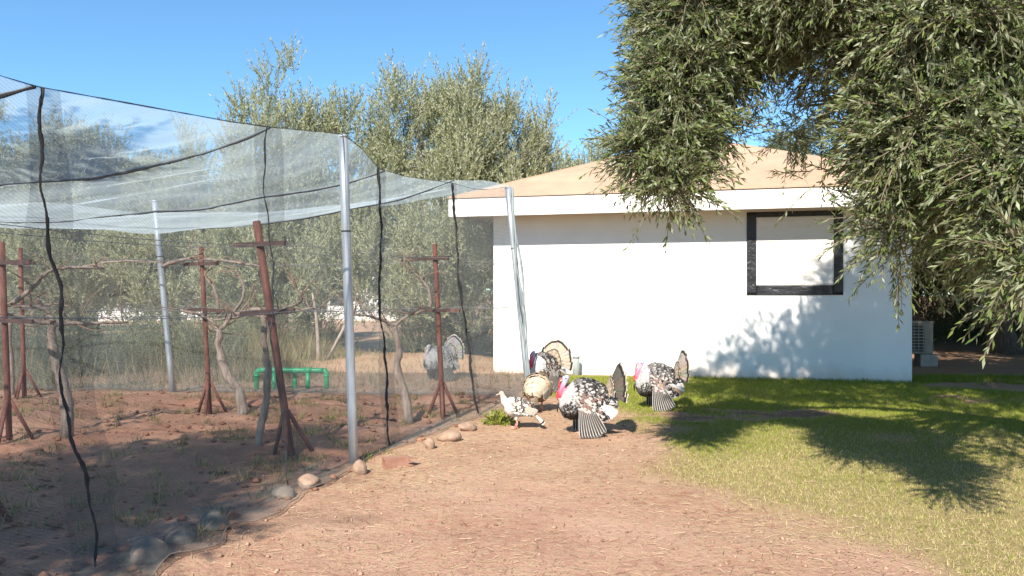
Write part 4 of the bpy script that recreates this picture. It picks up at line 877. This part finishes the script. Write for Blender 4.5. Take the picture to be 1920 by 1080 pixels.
# green pipe rack
gp = GP(545, 736); gp.y = 12.75; gp.x = (545-960)/F*12.75
rk = empty('green_pipe_rack', (gp.x, gp.y, gz(gp.x, gp.y)), -0.06, 'green plastic pipe rack with five legs behind the cage end net', 'pipe')
zt_ = 0.30; w = MB()
w.tube([(-0.5, 0, zt_)]+[(x, 0, zt_) for x in np.linspace(-0.46, 0.48, 8)]+[(0.52, 0.02, zt_)], 0.042, 14); w.build('top_pipe', M['green_pipe'], rk, True)
w = MB(); w.tube([(-0.3, 0.16, zt_-0.02), (0.3, 0.16, zt_-0.02), (0.58, 0.02, zt_-0.02)], 0.036, 12); w.build('rear_pipe', M['green_pipe'], rk, True)
for i, (x, y) in enumerate(((-0.55, 0), (-0.27, 0), (0.02, 0.14), (0.28, 0), (0.57, 0.02))):
    w = MB()
    if i in (0, 4):
        sg = -1 if i == 0 else 1; w.tube([(x-sg*0.06, y, zt_), (x-sg*0.02, y, zt_-0.008), (x, y, zt_-0.03), (x+sg*0.006, y, zt_-0.07), (x+sg*0.006, y, -0.08)], 0.042, 12)
    else: w.tube([(x, y, zt_-0.03), (x, y, -0.08)], 0.036, 12)
    leg = w.build('leg', M['green_pipe'], rk, True)
    w = MB()
    if i in (1, 3): w.tube([(x-0.06, y, zt_), (x+0.06, y, zt_)], 0.05, 14)
    elif i == 2: w.tube([(x-0.05, y+.02, zt_-0.02), (x+0.05, y+.02, zt_-0.02)], 0.046, 14)
    else: w.tube([(x, y, zt_-0.1), (x, y, zt_-0.07)], 0.05, 14)
    w.build('fitting', M['green_pipe'], leg, True)

# ------------------------------------------------------------------ turkeys
def feather_mat(name, kind):
    m, n, b = new_mat(name); col = attr(n, 'col', 'Color'); fu = attr(n, 'fu'); fv = attr(n, 'fv'); fk = attr(n, 'fk')
    side = math_(n, 'ABSOLUTE', math_(n, 'MULTIPLY_ADD', fu, 2.0, -1.0))
    r = math_(n, 'MULTIPLY_ADD', math_(n, 'MULTIPLY', side, side), 0.24, fv)
    r_default = r
    black = (0.026, 0.022, 0.021)
    def band(a, b_, c, d, r=None):
        r = r if r is not None else r_default
        up = n.nodes.new('ShaderNodeMapRange'); up.interpolation_type = 'SMOOTHSTEP'; up.inputs[1].default_value = a; up.inputs[2].default_value = b_; n.links.new(r, up.inputs[0])
        dn = n.nodes.new('ShaderNodeMapRange'); dn.interpolation_type = 'SMOOTHSTEP'; dn.inputs[1].default_value = c; dn.inputs[2].default_value = d; dn.inputs[3].default_value = 1; dn.inputs[4].default_value = 0; n.links.new(r, dn.inputs[0])
        return math_(n, 'MULTIPLY', up.outputs[0], dn.outputs[0])
    if kind == 'scallop':
        c = mixc(n, math_(n, 'MULTIPLY', band(0.5, 0.62, 0.95, 1.02), fk), col, black)
    elif kind == 'tail':
        r = math_(n, 'MULTIPLY_ADD', math_(n, 'MULTIPLY', side, side), 0.04, fv)
        w_ = n.nodes.new('ShaderNodeTexNoise'); w_.inputs['Scale'].default_value = 60; tc = n.nodes.new('ShaderNodeTexCoord'); n.links.new(tc.outputs['Object'], w_.inputs['Vector'])
        c0 = mixc(n, math_(n, 'MULTIPLY', ramp(n, w_.outputs['Fac'], [(0.42, (0, 0, 0)), (0.58, (1, 1, 1))]), 0.5), col, mixc(n, 0.6, col, (0.05, 0.04, 0.035)))
        c = mixc(n, math_(n, 'MULTIPLY', band(0.84, 0.87, 0.94, 0.97, r), fk), c0, black)
        eg = n.nodes.new('ShaderNodeMapRange'); eg.inputs[1].default_value = 0.72; eg.inputs[2].default_value = 0.92; n.links.new(side, eg.inputs[0])
        c = mixc(n, math_(n, 'MULTIPLY', eg.outputs[0], 0.55), c, (0.06, 0.05, 0.045))
        c = mixc(n, band(0.96, 0.99, 3, 4, r), c, (0.6, 0.54, 0.45))
    else:   # flight feather: dark vane, white leading edge, faint bars
        ed = n.nodes.new('ShaderNodeMapRange'); ed.inputs[1].default_value = 0.6; ed.inputs[2].default_value = 0.8; n.links.new(side, ed.inputs[0])
        dark = mixc(n, fv, (0.11, 0.095, 0.085), (0.05, 0.043, 0.038))
        c = mixc(n, math_(n, 'MULTIPLY', ed.outputs[0], 0.9), dark, (0.66, 0.63, 0.58))
        c = mixc(n, fk, col, c)
    n.links.new(c, b.inputs['Base Color']); b.inputs['Roughness'].default_value = 0.7; b.inputs['Specular IOR Level'].default_value = 0.25
    tr = n.nodes.new('ShaderNodeBsdfTranslucent'); n.links.new(c, tr.inputs[0]); mx = n.nodes.new('ShaderNodeMixShader'); mx.inputs[0].default_value = 0.15
    n.links.new(b.outputs[0], mx.inputs[1]); n.links.new(tr.outputs[0], mx.inputs[2]); n.links.new(mx.outputs[0], n.nodes['Material Output'].inputs[0])
    return m
M['f_scallop'] = feather_mat('scalloped_feather', 'scallop'); M['f_tail'] = feather_mat('tail_feather_pattern', 'tail'); M['f_flight'] = feather_mat('flight_feather_pattern', 'flight')
M['bird_body'] = vcol_mat('bird_skin', 0.6)
M['horn'] = simple('horn', [(0.3, (0.45, 0.36, 0.27)), (0.7, (0.6, 0.5, 0.4))], 30, 0.5, bstr=0)
M['eye'] = simple('eye', [(0.3, (0.01, 0.008, 0.006)), (0.7, (0.02, 0.015, 0.01))], 5, 0.15, bstr=0)
M['shank'] = simple('bird_leg_skin', [(0.3, (0.42, 0.2, 0.15)), (0.7, (0.6, 0.34, 0.26))], 40, 0.6, bstr=0.2)
M['wattle'] = simple('red_wattle', [(0.3, (0.45, 0.015, 0.02)), (0.7, (0.66, 0.05, 0.05))], 40, 0.5, bstr=0.5, bdist=0.004)
M['beard'] = simple('black_beard', [(0.3, (0.01, 0.01, 0.01)), (0.7, (0.03, 0.028, 0.028))], 40, 0.8, bstr=0)

PROF = {'body': ([0, .3, .6, .85, 1.0], [.5, .9, 1, .8, .22]), 'tail': ([0, .4, .75, .93, 1.0], [.2, .5, .85, 1, .88]), 'flight': ([0, .3, .65, .9, 1.0], [.6, .9, 1, .85, .35])}
def feathers(name, items, prof, mat, parent):
    """items: (base, direction, normal, length, width, curl, colour, pattern)"""
    ts, ws = PROF[prof]; V = []; fu = []; fv = []; fk = []; col = []
    for (b_, d, n_, L, W, cu, c, k) in items:
        d = d.normalized(); n_ = (n_-d*n_.dot(d)); n_ = n_.normalized() if n_.length > 1e-6 else d.orthogonal().normalized(); s = d.cross(n_)
        for t, w_ in zip(ts, ws):
            ctr = b_+d*(L*t)-n_*(cu*L*t*t)
            for u in (0, 0.5, 1):
                V.append(ctr+s*((u-0.5)*W*w_)+n_*(W*0.10*(1-abs(2*u-1)))); fu.append(u); fv.append(t); fk.append(k); col.append(c)
    F1 = np.array([(r*3+c, r*3+c+1, (r+1)*3+c+1, (r+1)*3+c) for r in range(4) for c in range(2)])
    return np_mesh(name, np.array([tuple(v) for v in V]), (F1[None]+(np.arange(len(items))*15)[:, None, None]).reshape(-1, 4), mat, parent, True,
                   {'fu': fu, 'fv': fv, 'fk': fk}, {'col': np.array(col)})

def body_mesh(name, rings, extra, parent, colour, vox=0.011):
    """rings along x: (x, zc, w, h). extra: list of (pts, radii) tubes merged in, then voxel-remeshed into one skin"""
    w = MB(); n_ = 20; vs_ = []; fs = []
    for (x, zc, ww, h) in rings:
        for k in range(n_): a = 2*math.pi*k/n_; vs_.append((x, ww*math.sin(a), zc+h*math.cos(a)))
    for i in range(len(rings)-1):
        for k in range(n_): fs.append((i*n_+k, (i+1)*n_+k, (i+1)*n_+(k+1) % n_, i*n_+(k+1) % n_))
    fs.append(tuple(range(n_))); fs.append(tuple((len(rings)-1)*n_+k for k in range(n_-1, -1, -1)))
    w.add(vs_, fs)
    for pts, rad in extra: w.tube(pts, rad, 12)
    o = w.build('tmp_skin', M['bird_body'])
    rm = o.modifiers.new('r', 'REMESH'); rm.mode = 'VOXEL'; rm.voxel_size = vox
    sm = o.modifiers.new('s', 'SMOOTH'); sm.factor = 0.5; sm.iterations = 4
    dg = bpy.context.evaluated_depsgraph_get(); me = bpy.data.meshes.new_from_object(o.evaluated_get(dg))
    bpy.data.objects.remove(o, do_unlink=True)
    co = np.empty(len(me.vertices)*3, np.float32); me.vertices.foreach_get('co', co); co = co.reshape(-1, 3)
    c = colour(co); at = me.attributes.new('col', 'FLOAT_COLOR', 'POINT'); at.data.foreach_set('color', np.concatenate([c, np.ones((len(c), 1))], 1).astype(np.float32).ravel())
    me.polygons.foreach_set('use_smooth', [True]*len(me.polygons)); me.name = name
    if not me.materials: me.materials.append(M['bird_body'])
    return link(bpy.data.objects.new(name, me), parent)
def seg_dist(p, a, b_):
    a, b_ = np.array(a), np.array(b_); ab = b_-a; t = np.clip(((p-a)@ab)/(ab@ab), 0, 1); return np.linalg.norm(p-(a+t[:, None]*ab), axis=1), t
V3 = Vector

def leg(parent, x, y, ztop, mat, s=1.0, lift=0.0):
    w = MB(); w.tube([(x-0.005, y, ztop), (x-0.015, y, ztop*0.55), (x, y, 0.012)], [0.016*s, 0.011*s, 0.012*s], 8)
    for a, L in ((-0.5, 0.075), (0.0, 0.09), (0.5, 0.075), (math.pi, 0.04)):
        d = V3((math.cos(a), math.sin(a), 0)); p = V3((x, y, 0.014)); w.tube([p, p+d*L*0.5*s+V3((0, 0, -0.002)), p+d*L*s+V3((0, 0, -0.010))], [0.009*s, 0.007*s, 0.003*s], 6)
    return w.build('leg', mat, parent, True)

def ring_at(rings, x):
    xs = [r[0] for r in rings]; return [float(np.interp(x, xs, [r[i] for r in rings])) for i in (1, 2, 3)]
def plumage_items(rings, rr, n_, colfn, L0, W0, xr, droopz=0.25):
    it = []
    for i in range(n_):
        x = rr.uniform(*xr); zc, ww, h = ring_at(rings, x); th = rr.uniform(-math.pi, math.pi)
        nrmv = V3((0, math.sin(th)/max(ww, .02), math.cos(th)/max(h, .02))).normalized()
        e = 0.02; zc2, w2, h2 = ring_at(rings, x+e); slope = ((w2-ww)+(h2-h))*0.5/e
        nrmv = (nrmv-V3((slope, 0, 0))*0.9).normalized()
        p = V3((x, ww*math.sin(th)*0.985, zc+h*math.cos(th)*0.985)); back = V3((-1, 0, -droopz))+V3((rr.uniform(-.2, .2), rr.uniform(-.25, .25), rr.uniform(-.2, .2)))
        d = (back-nrmv*back.dot(nrmv)); d = d.normalized() if d.length > 0.15 else V3((0, math.sin(th), -1))
        d = (d+nrmv*0.16).normalized(); c, k = colfn(x, th, rr); s = rr.uniform(0.75, 1.25)
        it.append((p, d, nrmv, L0*s, W0*s, 0.22, c, k))
    return it

TOM = [(-.30, .40, .03, .035), (-.25, .405, .105, .10), (-.17, .41, .16, .155), (-.06, .405, .20, .20), (.05, .40, .21, .212), (.12, .378, .20, .196), (.185, .345, .165, .16), (.235, .33, .115, .115), (.27, .325, .05, .05)]
def tom(loc, rz, label, seed, pale=0.0, headz=0.0, dark=1.0, tilt=0.3, blue=0.6, fan=95, scale=1.0, buff=0.0):
    rr = random.Random(seed); t = empty('turkey', loc, rz, label, 'turkey', 'strutting tom turkeys'); t.scale = (scale,)*3
    hd = V3((.188, 0, .600+headz)); nb = V3((.262, 0, .41)); nk = [(.2, 0, .36), nb, V3((.255, 0, .47)), V3((.215, 0, .55+headz)), hd]
    thighs = [([(-.02, s*.085, .33), (-.01, s*.085, .24), (0, s*.08, .15)], [.075, .06, .025]) for s in (-1, 1)]
    head = ([hd-V3((.028, 0, -.004)), hd-V3((.012, 0, -.012)), hd+V3((.018, 0, .004)), hd+V3((.042, 0, -.018))], [.018, .034, .033, .017])
    def colour(co):
        d, tt = seg_dist(co, tuple(nb), tuple(hd)); sk = (d < 0.05) & (co[:, 2] > .40) & ((co[:, 0]-.1) > 0)
        c = np.empty((len(co), 3)); c[:] = (0.17, 0.15, 0.14)
        c[co[:, 0] > .12] = (.42, .4, .38); c[co[:, 2] < .3] = (.05, .045, .042)
        pk = np.array([.55, .5, .5])
        red, pink, bl = np.array([.62, .03, .045]), np.array([.62, .2, .3]), np.array([.27, .42, .66])*blue+np.array([.6, .3, .38])*(1-blue)
        k = tt[:, None]; s_ = np.where(k < .55, red+(pink-red)*(k/.55), pink+(bl-pink)*np.clip((k-.55)/.3, 0, 1)); s_ = s_+(pk-s_)*min(1, pale*1.5); c[sk] = s_[sk]; return c
    body_mesh('body', TOM, [(nk, [.06, .036, .029, .027, .026]), head]+thighs, t, colour)
    w = MB(); w.tube([hd+V3((.05, 0, -.012)), hd+V3((.07, 0, -.022)), hd+V3((.084, 0, -.04))], [.012, .009, .002], 8); w.build('beak', M['horn'], t, True)
    wm = M['wattle'] if pale < .3 else M['horn']
    w = MB(); w.tube([hd+V3((.05, 0, .004)), hd+V3((.072, 0, -.015)), hd+V3((.08, .008, -.07)), hd+V3((.082, .01, -.12))], [.008, .009, .009, .006], 8); w.build('snood', wm, t, True)
    w = MB()
    for i in range(8): p = V3((.275, 0, .43))+V3((rr.uniform(-.012, .018), rr.uniform(-.022, .022), rr.uniform(-.045, .03))); w.tube([p+V3((0, 0, .016)), p+V3((0, 0, .008)), p-V3((0, 0, .01)), p-V3((0, 0, .02))], [.004, .013, .014, .004], 7)
    w.build('wattle', wm, t, True)
    for s in (-1, 1):
        w = MB(); c = hd+V3((.012, s*.031, .006)); w.tube([c-V3((0, s*.004, 0)), c, c+V3((0, s*.003, 0))], [.008, .0075, .002], 8); w.build('eye', M['eye'], t, True)
        leg(t, 0.0, s*.08, .17, M['shank'])
    w = MB(); w.tube([(.27, 0, .34), (.29, 0, .30), (.285, 0, .24)], [.012, .012, .004], 6); w.build('beard', M['beard'], t, True)
    P_ = lambda c: tuple((ci+(0.62-ci)*pale)*(0.78 if max(c) > 0.4 else 1.0) for ci in c)
    def colfn(x, th, r):
        up = math.cos(th)
        if x > .17 and up > .2: return P_((.7, .68, .65)), .35*(1-.6*pale)
        if x > .12 and up > -.55: return (P_((.62, .6, .57)) if r.random() < .6 else P_((.2, .19, .18))), 1.0*(1-.6*pale)
        if up > .55 and x < .12: return (P_((.5, .47, .44)) if r.random() < .3 else P_((.045, .042, .042))), 0.95*(1-.6*pale)
        if up < -.45: return P_((.1, .09, .085)), 1.0*(1-.6*pale)
        return (P_((.6, .57, .53)) if r.random() < .5 else P_((.12, .1, .09))), 0.98*(1-.5*pale)
    feathers('plumage', plumage_items(TOM, rr, 2300, colfn, .052, .029, (-.27, .262)), 'body', M['f_scallop'], t)
    # wings, dropped so that the flight feathers brush the ground
    for s in (-1, 1):
        it = []
        for row in range(8):
            for j in range(13):
                a = j/12; b_ = row/7; row_ = row;  p = V3((.12-.26*a-.03*b_+rr.uniform(-.02, .02), s*(.205+.02*math.sin(a*3)+.012*b_+rr.uniform(0, .006)), .475-.026*row-.06*a+rr.uniform(-.015, .015))); sz = rr.uniform(.55, 1.05)*(.8+.3*b_)
                it.append((p, V3((-.75, s*.02, -.6+.15*b_+rr.uniform(-.2, .2))), V3((0, s, .12)), .095*sz, .05*sz, .12, P_((.6, .56, .52)) if rr.random() < .45+.25*b_ else P_((.17+.1*rr.random(), .14, .12)), 1.0))
        wing = feathers('wing', it, 'body', M['f_scallop'], t)
        for j in range(8):
            a = j/7; p = V3((.0-.11*a, s*(.232-.015*a), .365-.01*a)); L = .235+.03*math.sin(a*3)
            cl = P_((.5, .32, .18)) if (j == 0 or buff and j in (1, 5, 6)) else P_((.8, .78, .75))
            feathers('secondary_feather', [(p, V3((-.45-.5*a, s*.02, -.72+.32*a)), V3((0, s, .1)), L, .062, .1, cl, 0.0)], 'flight', M['f_flight'], wing)
        for j in range(10):
            a = j/9; p = V3((.075-.15*a, s*.226, .27+.01*a)); d = V3((-.02-.42*a, s*.10, -1+.2*a)).normalized(); L = min((.31-.02*rr.random())*(1-.16*a*a)*(1 if j else .93), (p.z-.006)/max(-d.z, .3))
            feathers('primary_feather', [(p+V3((0, s*.0016*j, 0)), d, V3((0, s, .05)), L, .037, .03, (.3, .27, .25), 1.0)], 'flight', M['f_flight'], wing)
    # tail fan, covert layer, rump fluff
    tb = V3((-.235, 0, .455)); it = []; nf = 18
    for j in range(nf):
        a = math.radians(-fan+2*fan*j/(nf-1)); d = V3((-tilt-.05*math.cos(a), math.sin(a), math.cos(a)))
        cb = P_((.15, .12, .098)) if not buff else P_((.66, .56, .45)); c = tuple(ci*rr.uniform(.85, 1.15) for ci in cb)
        feathers('tail_feather', [(tb+V3((-.0015*j, 0, 0))+d*.02, d, V3((1, 0, .2)), .335*rr.uniform(.95, 1.03), .105, .03, c, 1.0)], 'tail', M['f_tail'], t)
    for j in range(14):
        a = math.radians(-fan*.95+2*fan*.95*j/13); d = V3((-tilt-.02, math.sin(a), math.cos(a))); c = P_((.66, .52, .38)) if j % 2 else P_((.5, .38, .27)); it.append((tb+V3((.012+.001*j, 0, 0)), d, V3((1, 0, .2)), .2*rr.uniform(.9, 1.1), .075, .03, c, .8))
    feathers('tail_coverts', it, 'tail', M['f_tail'], t)
    it = []
    for j in range(130):
        d = V3((-1, rr.uniform(-1, 1), rr.uniform(-1, .55))).normalized(); p = V3((-.23, 0, .37))+V3((d.x*.03, d.y*.1, d.z*.08)); it.append((p, (d+V3((-.3, 0, 0))).normalized(), d.orthogonal()+V3((0, 0, .4)), rr.uniform(.06, .12), .03, rr.uniform(-.3, .3), P_((.72, .7, .67)) if rr.random() < .75 else P_((.3, .25, .2)), .25))
    feathers('rump_fluff', it, 'body', M['f_scallop'], t)
    return t

HEN = [(-.20, .205, .02, .025), (-.165, .212, .062, .06), (-.10, .225, .092, .09), (-.02, .238, .11, .105), (.05, .245, .104, .10), (.10, .245, .082, .085), (.135, .243, .045, .05)]
def hen(loc, rz, label, seed, cream=False, scale=1.0, pitch=0.0):
    rr = random.Random(seed); t = empty('turkey', loc, rz, label, 'turkey', 'turkey hens'); t.scale = (scale,)*3
    hd = V3((.165, 0, .395)) if not cream else V3((.235, 0, .2)); n0 = V3((.09, 0, .27))
    nk = [n0, V3((.135, 0, .31)), V3((.15, 0, .355)), hd] if not cream else [n0, V3((.16, 0, .29)), V3((.215, 0, .26)), hd]
    thighs = [([(-.0, s*.05, .21), (.005, s*.048, .15), (.01, s*.045, .095)], [.045, .033, .016]) for s in (-1, 1)]
    head = ([hd-V3((.022, 0, 0)), hd-V3((.008, 0, -.006)), hd+V3((.014, 0, .003)), hd+V3((.032, 0, -.01))], [.012, .023, .021, .011])
    base = np.array([.62, .5, .37]) if cream else np.array([.66, .62, .57])
    def colour(co):
        c = np.empty((len(co), 3)); c[:] = base; d = np.linalg.norm(co-np.array(hd), axis=1); c[d < .045] = (.6, .38, .32); c[(co[:, 2] < .17)] = base*(.45 if cream else .85); return c
    hr = HEN if not cream else [(x, z, w_*1.28, h*1.28) for x, z, w_, h in HEN]
    body_mesh('body', hr, [(nk, [.06, .045, .032, .024]), head]+thighs, t, colour, .009)
    w = MB(); w.tube([hd+V3((.036, 0, -.008)), hd+V3((.055, 0, -.014)), hd+V3((.066, 0, -.024))], [.008, .006, .0015], 7); w.build('beak', M['horn'], t, True)
    for s in (-1, 1):
        w = MB(); c = hd+V3((.01, s*.020, .006)); w.tube([c-V3((0, s*.003, 0)), c, c+V3((0, s*.002, 0))], [.006, .0055, .001], 8); w.build('eye', M['eye'], t, True)
        leg(t, 0.01, s*.045, .11, M['shank'], .75)
    def colfn(x, th, r):
        up = math.cos(th)
        if cream: return ((.66+r.uniform(-.05, .05), .54, .4), .06) if up > -.35 else ((.25, .17, .12), .3)
        if x > .07 or up < -.2: return (.74, .7, .65), .12
        return ((.72, .67, .6), .95) if r.random() < .75 else ((.3, .22, .16), .6)
    feathers('plumage', plumage_items(hr, rr, 520, colfn, .05 if not cream else .07, .034 if not cream else .05, (-.18, .12)), 'body', M['f_scallop'], t)
    for s in (-1, 1):
        it = []; wy = .108 if not cream else .138
        for row in range(4):
            for j in range(7):
                a = j/6; p = V3((.075-.19*a, s*(wy-.022*a*a), .295-.03*row-.03*a)); it.append((p, V3((-.9, -s*.08, -.32)), V3((0, s, .35)), .075, .042, .1, (.62, .5, .37) if cream else ((.74, .7, .64) if (row+j) % 3 else (.36, .27, .2)), .1 if cream else .95))
        wing = feathers('wing', it, 'body', M['f_scallop'], t)
        for j in range(5):
            feathers('flight_feather', [(V3((-.05-.01*j, s*(wy-.008+.001*j), .2+.012*j)), V3((-.9, -s*.12, -.28)), V3((0, s, .2)), .15, .03, .05, (.66, .6, .5), .0 if cream else .35)], 'flight', M['f_flight'], wing)
    for j in range(9):
        a = (j-4)/4; d = V3((-.62, a*.3, -.62)) if not cream else V3((-.75, a*.3, -.72))
        feathers('tail_feather', [(V3((-.165, a*.03, .205-.002*abs(j-4))), d, V3((-.15, a*1.3+.01, .35)), .2 if not cream else .13, .055, .04, (.7, .62, .52) if not cream else (.45, .33, .23), 1.0 if not cream else .4)], 'tail', M['f_tail'], t)
    return t
def on_ground(x, y): return Vector((x, y, gz(x, y)))
tom(on_ground(0.775, 8.62), math.pi+0.06, 'big strutting black and white tom turkey with a red wattle, nearest the camera', 501, headz=0.0, blue=0.75, tilt=.42)
tom(on_ground(1.90, 10.55), math.pi+0.0, 'strutting tom turkey with pink head and buff tail, nearest the olive shadow', 502, blue=0.3, buff=1, pale=0.08)
tom(on_ground(0.46, 12.25), math.pi+0.78, 'tom turkey with a fully spread white tail fan beside the leaning corner pole', 503, buff=1, tilt=0.2, blue=0.4, fan=105)
tom(on_ground(-1.3, 14.1), math.pi+0.62, 'tom turkey with spread tail, paled by painted net haze, seen through the netting behind the cage', 504, pale=0.55, tilt=0.2, buff=1)  # pale palette puts the haze of the netting into the plumage
hen(on_ground(0.05, 8.95), math.pi+0.12, 'small white and brown speckled turkey hen walking at the cage foot', 511)
hen(on_ground(0.33, 10.3), math.radians(75), 'round cream coloured turkey hen seen from behind, next to the corner pole', 512, cream=True, scale=1.25)
